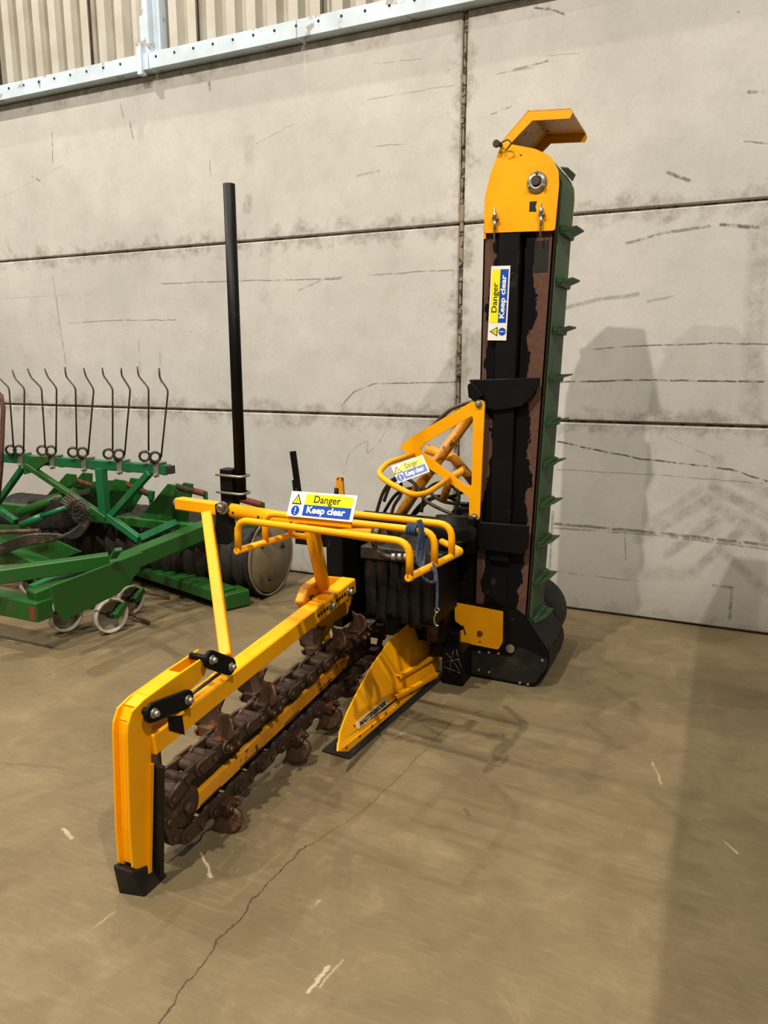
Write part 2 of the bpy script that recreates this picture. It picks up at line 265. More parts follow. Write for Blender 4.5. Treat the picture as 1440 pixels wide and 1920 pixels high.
# ---------------------------------------------------------------- mesh building
WL = {}
class MB:
    def __init__(s): s.b = bmesh.new(); s.mi = 0
    def _f(s, vs):
        try: f = s.b.faces.new(vs); f.material_index = s.mi; return f
        except ValueError: return None
    def hexa(s, A, B):
        """two quads (4 points each) joined into a solid"""
        a = [s.b.verts.new(p) for p in A]; b = [s.b.verts.new(p) for p in B]
        s._f(a[::-1]); s._f(b)
        for i in range(4): s._f([a[i], a[(i + 1) % 4], b[(i + 1) % 4], b[i]])
        return s
    def box(s, lo, hi):
        x0, y0, z0 = lo; x1, y1, z1 = hi
        return s.hexa([V((x0, y0, z0)), V((x1, y0, z0)), V((x1, y1, z0)), V((x0, y1, z0))], [V((x0, y0, z1)), V((x1, y0, z1)), V((x1, y1, z1)), V((x0, y1, z1))])
    def bar(s, p0, p1, w, h, up=(0, 0, 1), hollow=False):
        p0, p1 = V(p0), V(p1); d = (p1 - p0).normalized(); u = V(up); u = (u - d * u.dot(d))
        if u.length < 1e-4: u = V((0, 1, 0)) - d * d.y
        u.normalize(); r = d.cross(u)
        q = [r * w / 2 + u * h / 2, -r * w / 2 + u * h / 2, -r * w / 2 - u * h / 2, r * w / 2 - u * h / 2]
        return s.hexa([p0 + c for c in q], [p1 + c for c in q])
    def prism(s, pts, ext, holes=()):
        """flat outline extruded by a vector; one hole allowed, bridged by triangulation"""
        ext = V(ext)
        loops = [list(pts)] + [list(h) for h in holes]
        if not holes:
            a = [s.b.verts.new(p) for p in pts]; b = [s.b.verts.new(p + ext) for p in pts]
            s._f(a[::-1]); s._f(b)
            for i in range(len(a)): s._f([a[i], a[(i + 1) % len(a)], b[(i + 1) % len(a)], b[i]])
            return s
        eds = []; alls = []
        for lp in loops:
            vs = [s.b.verts.new(p) for p in lp]; alls.append(vs)
            for i in range(len(vs)): eds.append(s.b.edges.new((vs[i], vs[(i + 1) % len(vs)])))
        r = bmesh.ops.triangle_fill(s.b, edges=eds, use_beauty=True, use_dissolve=False)
        fs = [g for g in r['geom'] if isinstance(g, bmesh.types.BMFace)]
        top = {v: s.b.verts.new(v.co + ext) for vs in alls for v in vs}
        for f in fs:
            f.material_index = s.mi; s._f([top[v] for v in f.verts][::-1])
        for vs in alls:
            for i in range(len(vs)):
                a, b = vs[i], vs[(i + 1) % len(vs)]; s._f([a, b, top[b], top[a]])
        return s
    def rings(s, rings, cap=True, closed=False):
        R = [[s.b.verts.new(p) for p in r] for r in rings]; n = len(R[0])
        for i in range(len(R) - (0 if closed else 1)):
            a, b = R[i], R[(i + 1) % len(R)]
            for j in range(n):
                f = s._f([a[j], a[(j + 1) % n], b[(j + 1) % n], b[j]])
                if f: f.smooth = True
        if cap and not closed: s._f(R[0][::-1]); s._f(R[-1])
        return s
    def tube(s, pts, r, seg=10, bend=0.0, closed=False, sub=5):
        pts = [V(p) for p in pts]
        if bend > 0: pts = fillet(pts, bend, sub)
        n = len(pts); rr = []
        d = (pts[1] - pts[0]).normalized(); u = d.orthogonal().normalized()
        for i, p in enumerate(pts):
            if closed: t = (pts[(i + 1) % n] - pts[i - 1]).normalized()
            elif i == 0: t = (pts[1] - pts[0]).normalized()
            elif i == n - 1: t = (pts[-1] - pts[-2]).normalized()
            else: t = ((pts[i + 1] - p).normalized() + (p - pts[i - 1]).normalized()).normalized()
            u = (u - t * u.dot(t)).normalized(); v = t.cross(u)
            rr.append([p + (u * math.cos(2 * PI * j / seg) + v * math.sin(2 * PI * j / seg)) * r for j in range(seg)])
        return s.rings(rr, closed=closed)
    def lathe(s, c, axis, prof, seg=24):
        """prof = [(distance along axis, radius)]"""
        c = V(c); a = V(axis).normalized(); u = a.orthogonal().normalized(); v = a.cross(u)
        return s.rings([[c + a * t + (u * math.cos(2 * PI * j / seg) + v * math.sin(2 * PI * j / seg)) * max(r, 1e-4) for j in range(seg)] for t, r in prof])
    def cyl(s, c, axis, h, r, seg=16):
        e = min(r * 0.12, h * 0.2); return s.lathe(c, axis, [(0, r - e), (e, r), (h - e, r), (h, r - e)], seg)
    def bolt(s, c, axis, r=0.012, h=0.01):
        s.lathe(c, axis, [(0, r * 1.5), (h * 0.3, r * 1.5)], 12)
        return s.lathe(V(c) + V(axis).normalized() * h * 0.3, axis, [(0, r), (h * 0.75, r), (h, r * 0.7)], 6)
    def spring(s, p0, p1, R, r, turns, seg=6, per=10):
        p0, p1 = V(p0), V(p1); a = (p1 - p0); L = a.length; a.normalize(); u = a.orthogonal().normalized(); v = a.cross(u)
        N = int(turns * per)
        return s.tube([p0 + a * L * i / N + (u * math.cos(2 * PI * i / per) + v * math.sin(2 * PI * i / per)) * R for i in range(N + 1)], r, seg)
    def text(s, body, mat, size=1.0, bold=0.0, shear=0.0, width=None):
        """flat lettering; mat maps the text's own xy plane into the place; width fits the line"""
        cu = bpy.data.curves.new('lettering', 'FONT'); cu.body = body; cu.size = size; cu.offset = bold; cu.shear = shear
        cu.resolution_u = 3
        ob = bpy.data.objects.new('lettering', cu); scene.collection.objects.link(ob)
        dg = bpy.context.evaluated_depsgraph_get(); me = bpy.data.meshes.new_from_object(ob.evaluated_get(dg))
        bpy.data.objects.remove(ob); bpy.data.curves.remove(cu)
        xs = [v.co.x for v in me.vertices]; x0, x1 = min(xs), max(xs); sx = (width / (x1 - x0)) if width else 1.0
        vs = [s.b.verts.new(mat @ V(((v.co.x - x0) * sx, v.co.y, 0))) for v in me.vertices]
        for p in me.polygons: s._f([vs[i] for i in p.vertices])
        bpy.data.meshes.remove(me); return s
    def build(s, name, mats, parent=None, label=None, bevel=0.0, smooth=False, seg=1):
        bmesh.ops.recalc_face_normals(s.b, faces=s.b.faces[:]) if smooth != 'keep' else None
        if bevel > 0:
            es = [e for e in s.b.edges if len(e.link_faces) == 2 and e.calc_face_angle(0) > 0.6]
            if es: bmesh.ops.bevel(s.b, geom=es, offset=bevel, segments=seg, affect='EDGES', clamp_overlap=True)
        c = V((0, 0, 0))
        vs = s.b.verts
        if len(vs):
            lo = V([min(v.co[i] for v in vs) for i in range(3)]); hi = V([max(v.co[i] for v in vs) for i in range(3)])
            c = (lo + hi) / 2; c.z = lo.z
        for v in vs: v.co -= c
        me = bpy.data.meshes.new(name); s.b.to_mesh(me); s.b.free()
        for m in (mats if isinstance(mats, (list, tuple)) else [mats]): me.materials.append(M[m] if isinstance(m, str) else m)
        o = bpy.data.objects.new(name, me); scene.collection.objects.link(o)
        place(o, c, parent)
        if label: o['label'] = label
        return o
def place(o, wloc, parent):
    WL[o.name] = V(wloc)
    if parent: o.parent = parent; o.location = V(wloc) - WL[parent.name]
    else: o.location = wloc
def thing(name, label, cat, loc, group=None):
    o = bpy.data.objects.new(name, None); scene.collection.objects.link(o); o.empty_display_size = 0.1
    place(o, V(loc), None); o['label'] = label; o['category'] = cat
    if group: o['group'] = group
    return o
def tag(o, label, cat, group=None):
    o['label'] = label; o['category'] = cat
    if group: o['group'] = group
    return o
def copy(o, wloc, parent, rot=None):
    c = o.copy(); scene.collection.objects.link(c); place(c, wloc, parent)
    if rot is not None: c.rotation_euler = rot
    return c
def fillet(pts, r, sub):
    out = [pts[0]]
    for a, b, c in zip(pts[:-2], pts[1:-1], pts[2:]):
        d1 = (a - b); d2 = (c - b); rr = min(r, d1.length * 0.45, d2.length * 0.45)
        p = b + d1.normalized() * rr; q = b + d2.normalized() * rr
        for i in range(sub + 1):
            t = i / sub; out.append(p * (1 - t) ** 2 + b * 2 * t * (1 - t) + q * t * t)
    out.append(pts[-1]); return out
def smoothpath(pts, n=6):
    pts = [V(p) for p in pts]; out = []
    P = [pts[0]] + pts + [pts[-1]]
    for i in range(1, len(P) - 2):
        for j in range(n):
            t = j / n; a, b, c, d = P[i - 1], P[i], P[i + 1], P[i + 2]
            out.append(0.5 * ((2 * b) + (c - a) * t + (2 * a - 5 * b + 4 * c - d) * t * t + (3 * b - a - 3 * c + d) * t ** 3))
    out.append(pts[-1]); return out
def px(pts, **k): return [at(a, b, **k) for a, b in pts]

# ================================================================ SETTING
o = MB().box((-16, -7, -0.15), (12, 4.9, 0.0)).build('floor', 'floor'); o['kind'] = 'structure'
wall = MB().box((-13.6, WY + 0.025, 0.0), (10.4, WY + 0.22, 3.63)).build('wall_back', 'mortar'); wall['kind'] = 'structure'
for i, xx in enumerate((-13.6, -7.6, -1.6, 4.4)):
    for j in range(3):
        g = 0.015
        b = MB().box((xx + g, WY, j * 1.21 + (0.012 if j == 0 else 0.007)), (xx + 6 - g, WY + 0.16, (j + 1) * 1.21 - 0.007))
        b.build('concrete_panel', concrete_wall(xx, xx + 6, j * 1.21, j * 1.21 + 1.21), wall, bevel=0.008)
# pointing left standing a little proud in the visible upright joint
b = MB(); zz = 0.0
while zz < 3.6:
    h = random.uniform(0.08, 0.22); x0 = -1.6 + random.uniform(-0.016, -0.006); x1 = -1.6 + random.uniform(0.004, 0.016)
    b.box((x0, WY - random.uniform(-0.012, 0.001), zz), (x1, WY + 0.03, min(zz + h, 3.62))); zz += h + 0.005
b.build('joint_filler', 'mortar', wall, bevel=0.003)['kind'] = 'stuff'
# flashing angle along the top of the concrete
for x0, x1 in ((-13.6, -6.2), (-6.19, -3.95), (-3.94, -2.72), (-2.71, 1.8), (1.81, 10.4)):
    b = MB().box((x0, WY - 0.075, 3.63), (x1, WY + 0.18, 3.638)); b.box((x0, WY - 0.083, 3.63), (x1, WY - 0.075, 3.735))
    t = b.build('trim_1' if x0 < -13 else 'flashing_strip', 'flash', None if x0 < -13 else tr0)
    if x0 < -13: tr0 = t; t['kind'] = 'structure'
b = MB()
for i in range(70): b.bolt((-8 + i * 0.165, WY - 0.083, 3.70), (0, -1, 0), 0.006, 0.006)
b.build('flashing_screw', 'dark', tr0)['kind'] = 'stuff'
# corrugated cladding above
wu = MB().box((-13.6, WY + 0.13, 3.64), (10.4, WY + 0.2, 7.9)).build('wall_upper', 'clad'); wu['kind'] = 'structure'
def clad_sheet(x0, n):
    P = 0.1667; rows = []
    b = MB(); xs = []
    for i in range(n):
        a = x0 + i * P; xs += [(a, 0.12), (a + 0.062, 0.12), (a + 0.078, 0.05), (a + 0.15, 0.05)]
    xs.append((x0 + n * P, 0.12))
    lo = [b.b.verts.new((x, WY + d, 3.66)) for x, d in xs]; hi = [b.b.verts.new((x, WY + d, 7.9)) for x, d in xs]
    for i in range(len(xs) - 1): b._f([lo[i], lo[i + 1], hi[i + 1], hi[i]])
    b.mi = 1; b.box((x0 + n * P - 0.004, WY + 0.042, 3.66), (x0 + n * P + 0.006, WY + 0.06, 7.9))
    return b.build('cladding_sheet', ['clad', 'dark'], wu, smooth='keep')
xx = -13.6
while xx < 10: clad_sheet(xx, 6); xx += 1.0
q = at(280, 60, y=WY - 0.02)
b = MB().box((q.x - 0.065, WY - 0.05, 3.64), (q.x + 0.015, WY + 0.06, 7.9)).box((q.x + 0.015, WY + 0.0, 3.64), (q.x + 0.075, WY + 0.08, 7.9))
b.build('corner_post', 'flash', wu, bevel=0.006)
b = MB().box((q.x - 0.06, WY - 0.10, 3.60), (q.x - 0.02, WY - 0.05, 3.80)); b.build('strap', 'flash', wu)

# ================================================================ TRENCHER
T = thing('chain_trencher', 'yellow and black chain trencher implement with rusty digging chain and upright conveyor', 'trencher', (-1.3, 2.8, 0))

# ---- signs (danger / keep clear)
def sign(name, c00, c10, c01, parent, label):
    """c00 lower left, c10 lower right, c01 upper left of the printed face (long side = x)"""
    ex = c10 - c00; ey = c01 - c00; W_ = ex.length; H_ = ey.length; nx = ex.normalized(); ny = (ey - nx * ey.dot(nx)).normalized(); nz = nx.cross(ny)
    mt = Matrix((nx, ny, nz)).transposed().to_4x4(); mt.translation = c00
    def L(x, y, z=0.0): return mt @ V((x * W_, y * H_, z))
    def rect(b, x0, y0, x1, y1, z): b._f([b.b.verts.new(L(*p, z)) for p in ((x0, y0), (x1, y0), (x1, y1), (x0, y1))])
    b = MB(); b.hexa([L(0, 0, -0.003), L(1, 0, -0.003), L(1, 1, -0.003), L(0, 1, -0.003)], [L(0, 0), L(1, 0), L(1, 1), L(0, 1)])
    b.mi = 1; rect(b, 0.24, 0.5, 0.955, 0.93, 0.0006)
    b.mi = 2; rect(b, 0.24, 0.07, 0.955, 0.5, 0.0006)
    cx, cy = 0.12, 0.70; r = 0.33 * H_
    def poly(pts, z, mi): b.mi = mi; b._f([b.b.verts.new(mt @ V((cx_ * 1.0, cy_ * 1.0, z))) for cx_, cy_ in pts])
    def tri(k): return [(cx * W_ + k * r * math.cos(a), cy * H_ - 0.07 * H_ + k * r * math.sin(a)) for a in (PI / 2, PI / 2 + 2 * PI / 3, PI / 2 + 4 * PI / 3)]
    poly(tri(0.85), 0.0006, 3); poly(tri(0.58), 0.0012, 1)
    def rc(x, y, w, h, z, mi): poly([(x - w, y - h), (x + w, y - h), (x + w, y + h), (x - w, y + h)], z, mi)
    ty = cy * H_ - 0.07 * H_
    rc(cx * W_, ty + 0.03 * H_, 0.012 * H_, 0.07 * H_, 0.0018, 3); rc(cx * W_, ty - 0.075 * H_, 0.012 * H_, 0.014 * H_, 0.0018, 3)
    cc = (cx * W_, 0.24 * H_)
    poly([(cc[0] + 0.20 * H_ * math.cos(2 * PI * i / 24), cc[1] + 0.20 * H_ * math.sin(2 * PI * i / 24)) for i in range(24)], 0.0006, 2)
    rc(cc[0], cc[1] + 0.04 * H_, 0.022 * H_, 0.09 * H_, 0.0012, 0); rc(cc[0], cc[1] - 0.115 * H_, 0.022 * H_, 0.024 * H_, 0.0012, 0)
    b.mi = 3; b.text('Danger', mt @ Matrix.Translation((W_ * 0.38, H_ * 0.60, 0.0014)), size=H_ * 0.40, width=W_ * 0.40, bold=H_ * 0.004)
    b.mi = 0; b.text('Keep clear', mt @ Matrix.Translation((W_ * 0.30, H_ * 0.19, 0.0014)), size=H_ * 0.36, width=W_ * 0.58, bold=H_ * 0.012)
    return b.build(name, ['white', 'sign_yellow', 'sign_blue', 'sign_black'], parent, label, smooth='keep')

# ---- boom, chain and teeth
XR, XL = -1.44, -1.54
NC = V((0, 1.662, 0.180)); DC = V((0, 3.06, 0.252)); RN, RD = 0.096, 0.080
boom = MB(); a = at(348, 1528, x=XR - 0.012); e = at(650, 1238, x=XR - 0.012)
d = (e - a).normalized(); u = V((0, -d.z, d.y))
hw = 0.033
P = [a - u * hw * 0.7, a - d * 0.025, a + u * hw * 0.7, a + d * 0.03 + u * hw, e + u * hw, e + d * 0.03 + u * hw * 0.3, e - u * hw]
boom.prism(P, (-0.02, 0, 0))
boomo = boom.build('boom_cover', 'yellow_dirty', T, 'worn yellow cover strip along the digging boom', bevel=0.003)
b = MB()
for f in (0.06, 0.25, 0.50, 0.74): b.box((XR - 0.013, 0, 0), (XR - 0.0115, 0.0, 0)) if False else b.prism([a + d * (f * 1.17) - u * 0.02, a + d * (f * 1.17 + 0.11) - u * 0.02, a + d * (f * 1.17 + 0.11) - u * 0.015, a + d * (f * 1.17) - u * 0.015], (0.0015, 0, 0))
b.build('slot', 'tooth', boomo)
b = MB(); ne = V((XR - 0.03, NC.y, NC.z)); de = V((XR - 0.03, DC.y, DC.z)); dd = (de - ne).normalized(); uu = V((0, -dd.z, dd.y))
b.prism([ne - uu * 0.055, ne + uu * 0.055, de + uu * 0.045, de - uu * 0.045], (-0.06, 0, 0)); b.prism([ne + V((-0.005, 0.05, 0)) - uu * 0.045, ne + V((-0.005, 0.05, 0)) + uu * 0.045, de + V((-0.005, 0, 0)) + uu * 0.035, de + V((-0.005, 0, 0)) - uu * 0.035], (-0.075, 0, 0))
b.build('boom_beam', 'black_dusty', T, 'dark steel boom inside the digging chain', bevel=0.004)
b = MB(); b.lathe((XR - 0.01, NC.y, NC.z), (-1, 0, 0), [(0, 0.03), (0.0, 0.066), (0.10, 0.066), (0.10, 0.03)], 20); b.bolt((XR - 0.012, NC.y, NC.z), (1, 0, 0), 0.022, 0.02)
b.build('nose_roller', 'chain', T, 'rusty nose roller at the boom tip', bevel=0.002)
# chain path in yz
def chain_path():
    d = V((0, DC.y - NC.y, DC.z - NC.z)); L = d.length; d.normalize(); n = V((0, -d.z, d.y))
    pts = []
    p0 = NC + n * RN; p1 = DC + n * RD
    for i in range(41): pts.append(p0.lerp(p1, i / 40))
    for i in range(1, 24):
        a_ = PI * i / 24; pts.append(DC + n * RD * math.cos(a_) + d * RD * math.sin(a_))
    p2 = DC - n * RD; p3 = NC - n * RN
    for i in range(41):
        p = p2.lerp(p3, i / 40); p = p - V((0, 0, 0.004 * math.sin(PI * i / 40))); pts.append(p)
    for i in range(1, 24):
        a_ = PI * i / 24; pts.append(NC - n * RN * math.cos(a_) - d * RN * math.sin(a_))
    return pts
CP = chain_path(); cl = [0]
for i in range(len(CP)): cl.append(cl[-1] + (CP[(i + 1) % len(CP)] - CP[i]).length)
NL = 48; PITCH = cl[-1] / NL
def cpos(s):
    s %= cl[-1]
    for i in range(len(CP)):
        if cl[i + 1] >= s:
            t = (s - cl[i]) / max(1e-6, cl[i + 1] - cl[i]); return CP[i].lerp(CP[(i + 1) % len(CP)], t)
    return CP[0]
chn = bpy.data.objects.new('digging_chain', None); scene.collection.objects.link(chn); place(chn, V(((XR + XL) / 2, 2.3, 0.05)), T)
chn['label'] = 'heavy rusty digging chain round the boom'
def link_mesh(inner):
    b = MB(); off = 0.0 if inner else 0.012; r = 0.022; h = PITCH / 2
    for sx in (-1, 1):
        xc = sx * (0.030 + off); out = []
        for i in range(9): a_ = -PI / 2 + PI * i / 8; out.append(V((xc, h + r * math.cos(a_), r * math.sin(a_))))
        for i in range(9): a_ = PI / 2 + PI * i / 8; out.append(V((xc, -h + r * math.cos(a_), r * math.sin(a_))))
        b.prism(out, (0.010 * sx, 0, 0))
        for q in (-h, h): b.cyl((xc + 0.010 * sx, q, 0), (sx, 0, 0), 0.008, 0.011, 8)
    if inner:
        for q in (-h, h): b.cyl((-0.030, q, 0), (1, 0, 0), 0.06, 0.020, 10)
    else:
        b.box((-0.043, -0.022, -0.016), (0.043, 0.022, 0.010))
    o = b.build('chain_link', 'chain', chn); return o
li = link_mesh(True); lo_ = link_mesh(False); first = {0: True, 1: True}
cen0 = {0: WL[li.name].copy(), 1: WL[lo_.name].copy()}
XC = -1.487
def orient(o, p, t, off):
    """off = offset of mesh origin from link centre, rotated with the link about X"""
    a_ = math.atan2(t.z, t.y); R_ = Matrix.Rotation(a_, 3, 'X'); w_ = V((XC, p.y, p.z)) + R_ @ off
    WL[o.name] = w_; o.location = w_ - WL[chn.name]; o.rotation_euler = (a_, 0, 0)
for i in range(NL):
    p0, p1 = cpos(i * PITCH), cpos((i + 1) * PITCH); kx = i % 2; src = (li, lo_)[kx]
    o = src
    if not first[kx]: o = src.copy(); scene.collection.objects.link(o); o.parent = chn
    first[kx] = False
    orient(o, (p0 + p1) / 2, p1 - p0, cen0[kx])
# cup teeth: curled plates bolted to the outside of the links
def tooth_mesh(side, w, h, xc):
    """curled cutter cup standing on the chain, mirrored by side"""
    out = [(.50, 0), (.44, .3), (.40, .62), (.56, 1.04), (.30, .90), (.02, .95), (-.26, .88), (-.46, .66), (-.53, .40), (-.44, .14), (-.2, 0), (.15, -.04)]
    b = MB(); c0 = (-.02, .45)
    def pt(x, z, dy):
        X = side * (xc - x * w); yb = -0.030 * ((x - .4) ** 2) + 0.055 * z - 0.02 * z * z
        return V((X, yb + dy, 0.012 + z * h))
    sh = []
    for dy in (0.0, 0.009):
        rg = []
        for f in (0.35, 0.7, 1.0): rg.append([b.b.verts.new(pt(c0[0] + (x - c0[0]) * f, c0[1] + (z - c0[1]) * f, dy)) for x, z in out])
        cv = b.b.verts.new(pt(*c0, dy)); n = len(out)
        for i in range(n):
            k2 = (i + 1) % n; b._f([cv, rg[0][i], rg[0][k2]])
            for r_ in (0, 1): b._f([rg[r_][i], rg[r_ + 1][i], rg[r_ + 1][k2], rg[r_][k2]])
        sh.append(rg[2])
    for i in range(len(out)): b._f([sh[0][i], sh[0][(i + 1) % len(out)], sh[1][(i + 1) % len(out)], sh[1][i]])
    for f in b.b.faces: f.smooth = True
    xa_, xb_ = sorted((side * (xc - 0.4 * w), side * (xc + 0.2 * w)))
    b.box((xa_, -0.022, -0.014), (xb_, 0.030, 0.022))
    for q in (-0.016, 0.022): b.bolt((side * (xc + 0.2 * w) if xc > 0.03 else side * 0.062, q, 0.0), (side, 0, 0), 0.010, 0.012)
    return b.build('digging_tooth', 'tooth', chn)
tl = tooth_mesh(-1, 0.105, 0.10, 0.085); tr = tooth_mesh(1, 0.10, 0.095, 0.065); tn = tooth_mesh(1, 0.085, 0.085, 0.025); offs = {t.name: WL[t.name].copy() for t in (tl, tr, tn)}
def path_s(ypos, top=True):
    best = None
    for i in range(600):
        s = cl[-1] * i / 600; p = cpos(s); q = cpos(s + 0.01)
        istop = q.y > p.y
        if istop == top and (best is None or abs(p.y - ypos) < best[0]): best = (abs(p.y - ypos), s)
    return best[1]
used = set()
def tooth(src, s):
    o = src
    if src.name in used: o = src.copy(); scene.collection.objects.link(o); o.parent = chn
    used.add(src.name)
    p = cpos(s); t = cpos(s + 0.02) - cpos(s - 0.02); orient(o, p, t, offs[src.name])
for yy, src in ((1.93, tl), (1.88, tn), (2.20, tl), (2.14, tn), (2.66, tl), (2.70, tn), (2.9, tn)): tooth(src, path_s(yy))
for yy, src in ((1.84, tr), (2.30, tr), (2.56, tr), (2.05, tl), (2.82, tn)): tooth(src, path_s(yy, False))
tooth(tl, cl[-1] - 0.02)

# ---- crumber beam above the chain
XB = -1.455
t1, t2 = at(469, 1238, x=XB), at(667, 1084, x=XB); m1, m2 = at(447, 1283, x=XB), at(628, 1135, x=XB)
dv = (t2 - t1).normalized(); ln = dv.cross(V((1, 0, 0))); ln = -ln if ln.z < 0 else ln
hgt = abs((m1 - t1).dot(ln)); hgt = 0.07
wB = 0.072
pa = t1 - dv * ((t1.y - 1.545) / dv.y)
b = MB(); b.bar(pa + V((-wB / 2, 0, 0)) - ln * hgt / 2, t2 + V((-wB / 2, 0, 0)) - ln * hgt / 2, wB, hgt, up=ln)
beam = b.build('crumber_beam', 'yellow', T, 'long yellow square beam above the chain', bevel=0.005)
bd0 = at(605, 1135, x=XB)
b = MB()
for f in [0.16, 0.20, 0.24, 0.28, 0.42, 0.46, 0.50, 0.54, 0.66]:
    p = t2 - dv * (0.62 * (0.72 - f)) - ln * (hgt * 0.5); b.cyl(p + V((-0.001, 0, 0)), (1, 0, 0), 0.003, 0.009, 10)
b.build('bolt_hole', 'sign_black', beam)
for f in (0.33, 0.60):
    p = t2 - dv * (0.62 * (0.72 - f)) - ln * (hgt * 0.5); MB().bolt(p, (1, 0, 0), 0.014, 0.018).build('bolt', 'steel', beam)
b = MB(); b.prism(px([(313, 1343), (341, 1341), (346, 1378), (316, 1369)], x=XB + 0.001), (0.003, 0, 0))
b.build('stop_plate', 'black', beam, bevel=0.002)
# beam end bracket and curved plate behind the chain
b = MB(); b.prism(px([(562, 1098), (592, 1078), (640, 1082), (612, 1140), (560, 1142), (551, 1128)], x=XB - wB - 0.05), (0.048, 0, 0))
brk = b.build('pivot_bracket', 'yellow', T, bevel=0.006)
b = MB(); b.prism(px([(578, 1118), (588, 1114), (583, 1126)], x=XB - wB - 0.0015), (0.001, 0, 0)); b.build('slot_opening', 'sign_black', brk)
b = MB(); b.prism(px([(582, 1150), (596, 1185), (608, 1204), (622, 1200), (618, 1186), (628, 1165), (652, 1152), (662, 1120), (610, 1120)], x=XB - wB - 0.03), (-0.02, 0, 0))
b.build('curved_arm_plate', 'yellow', T, bevel=0.003)

# ---- crumber shoe
XS = -1.47
outer = [(398, 1222), (330, 1268), (270, 1312), (248, 1334), (240, 1360), (239, 1378), (244, 1560), (249, 1627)]
inner = [(278, 1641), (281, 1560), (284, 1440), (284, 1390), (286, 1362), (300, 1345), (336, 1316), (384, 1266)]
O2 = px(outer, x=XS); I2 = px(inner, x=XS)
shoe = MB().prism(O2 + I2, (-0.008, 0, 0)).build('crumber_shoe', 'yellow', T, 'bent yellow crumber shoe with black foot at the boom tip', bevel=0.002)
b = MB()
def strip(b, line, x0, x1, nrm=0.008):
    for p, q in zip(line[:-1], line[1:]):
        n_ = (q - p).cross(V((1, 0, 0))).normalized() * nrm
        b.hexa([V((x0, p.y, p.z)), V((x1, p.y, p.z)), V((x1, q.y, q.z)), V((x0, q.y, q.z))], [V((x0, p.y, p.z)) + n_, V((x1, p.y, p.z)) + n_, V((x1, q.y, q.z)) + n_, V((x0, q.y, q.z)) + n_])
strip(b, [p + V((0, 0.026, -0.006)) for p in O2[1:]], XS - 0.007, -1.523); b.build('front_web', 'yellow', shoe, bevel=0.001)
b = MB(); b.prism([p + V((-0.052, 0, 0)) for p in O2 + I2], (-0.008, 0, 0)); b.build('side_plate', 'yellow', shoe, bevel=0.002)
b = MB(); q0, q1 = at(290, 1432, x=XS), at(290, 1655, x=XS); b.bar(q0 + V((0.012, 0.0, 0)), V((q0.x + 0.012, q1.y + 0.0, 0.03)), 0.045, 0.016, up=(0, 1, 0))
b.build('blade_strip', 'rubber', shoe, 'black blade strip along the shoe', bevel=0.003)
b = MB(); q = at(300, 1430, x=XS + 0.03); q2 = at(284, 1640, x=XS + 0.0); b.bar(at(283, 1432, x=XS + 0.004), at(279, 1636, x=XS + 0.004), 0.012, 0.014, up=(0, 1, 0)); b.build('edge_strip', 'yellow', shoe)
b = MB(); yb = O2[-1].y; b.hexa([V((-1.535, yb, 0.0)), V((-1.45, yb + 0.02, 0.0)), V((-1.45, yb + 0.12, 0.0)), V((-1.535, yb + 0.11, 0.0))], [V((-1.540, yb - 0.01, 0.10)), V((-1.465, yb - 0.01, 0.10)), V((-1.465, yb + 0.10, 0.06)), V((-1.540, yb + 0.10, 0.07))])
b.build('wear_foot', 'black_dusty', shoe, 'scraped black foot under the shoe', bevel=0.004)
def link(p, q, r, name, bolts=True):
    A, B = at(*p, x=XS + 0.035), at(*q, x=XS + 0.035); d_ = (B - A).normalized(); n_ = V((0, -d_.z, d_.y)); out = []
    for i in range(9): a_ = PI / 2 + PI * i / 8; out.append(A + (d_ * math.cos(a_) + n_ * math.sin(a_)) * r)
    for i in range(9): a_ = -PI / 2 + PI * i / 8; out.append(B + (d_ * math.cos(a_) + n_ * math.sin(a_)) * r)
    o = MB().prism(out, (-0.014, 0, 0)).build(name, 'black', T, bevel=0.002)
    for c in (A, B): MB().bolt(c, (1, 0, 0), 0.010, 0.015).build('bolt', 'steel', o)
    b = MB()
    for c in (A, B): b.cyl(c + V((-0.014, 0, 0)), (-1, 0, 0), 0.07, 0.012, 10)
    b.build('pivot_pin', 'black', o)
link((288, 1337), (352, 1312), 0.030, 'link_plate'); link((397, 1237), (433, 1250), 0.030, 'link_plate')
MB().tube([at(352, 1307, x=XS + 0.01), at(412, 1262, x=XS + 0.01)], 0.006).build('tie_rod', 'dark', T)

# ---- swing arm, post and tube
ZA = 0.965
a0, a1, a2 = at(335, 943, z=ZA), at(415, 954, z=ZA), at(705, 1002, z=ZA)
arm = MB().bar(a0, a1, 0.05, 0.05).build('arm_end', 'yellow', T, bevel=0.004)
MB().bolt(a0, a0 - a1, 0.016, 0.02).build('bolt', 'steel', arm)
arm2 = MB().tube([a1, a2], 0.030, 16).build('support_arm', 'yellow', T, 'round yellow support arm carrying the black pole')
b = MB(); b.tube([a2, a2 + (a2 - a1).normalized() * 0.03], 0.036, 12); b.tube([a2 + V((0.03, -0.02, 0.01)), a2 + V((0.05, 0.08, 0.0))], 0.02, 10); b.build('grease_collar', 'dark', arm2)
b = MB()
for f in (0.12, 0.30, 0.52, 0.80): 
    p = a1.lerp(a2, f); dn = (CAM - p).normalized(); b.cyl(p + V((0, -0.029, 0)), (0, -1, 0), 0.003, 0.006, 8)
b.build('bolt_hole', 'sign_black', arm2)
p0 = at(388, 962, z=ZA - 0.02); p1 = V((-1.565, 1.93, 0.50))
MB().bar(p0, at(424, 1232, x=-1.56), 0.042, 0.034, up=(0.6, -1, 0)).build('support_post', 'yellow', T, 'square yellow post between beam and arm', bevel=0.004)
tt = at(583, 985, z=ZA); tb = at(606, 1098, x=XB - wB / 2 - 0.02)
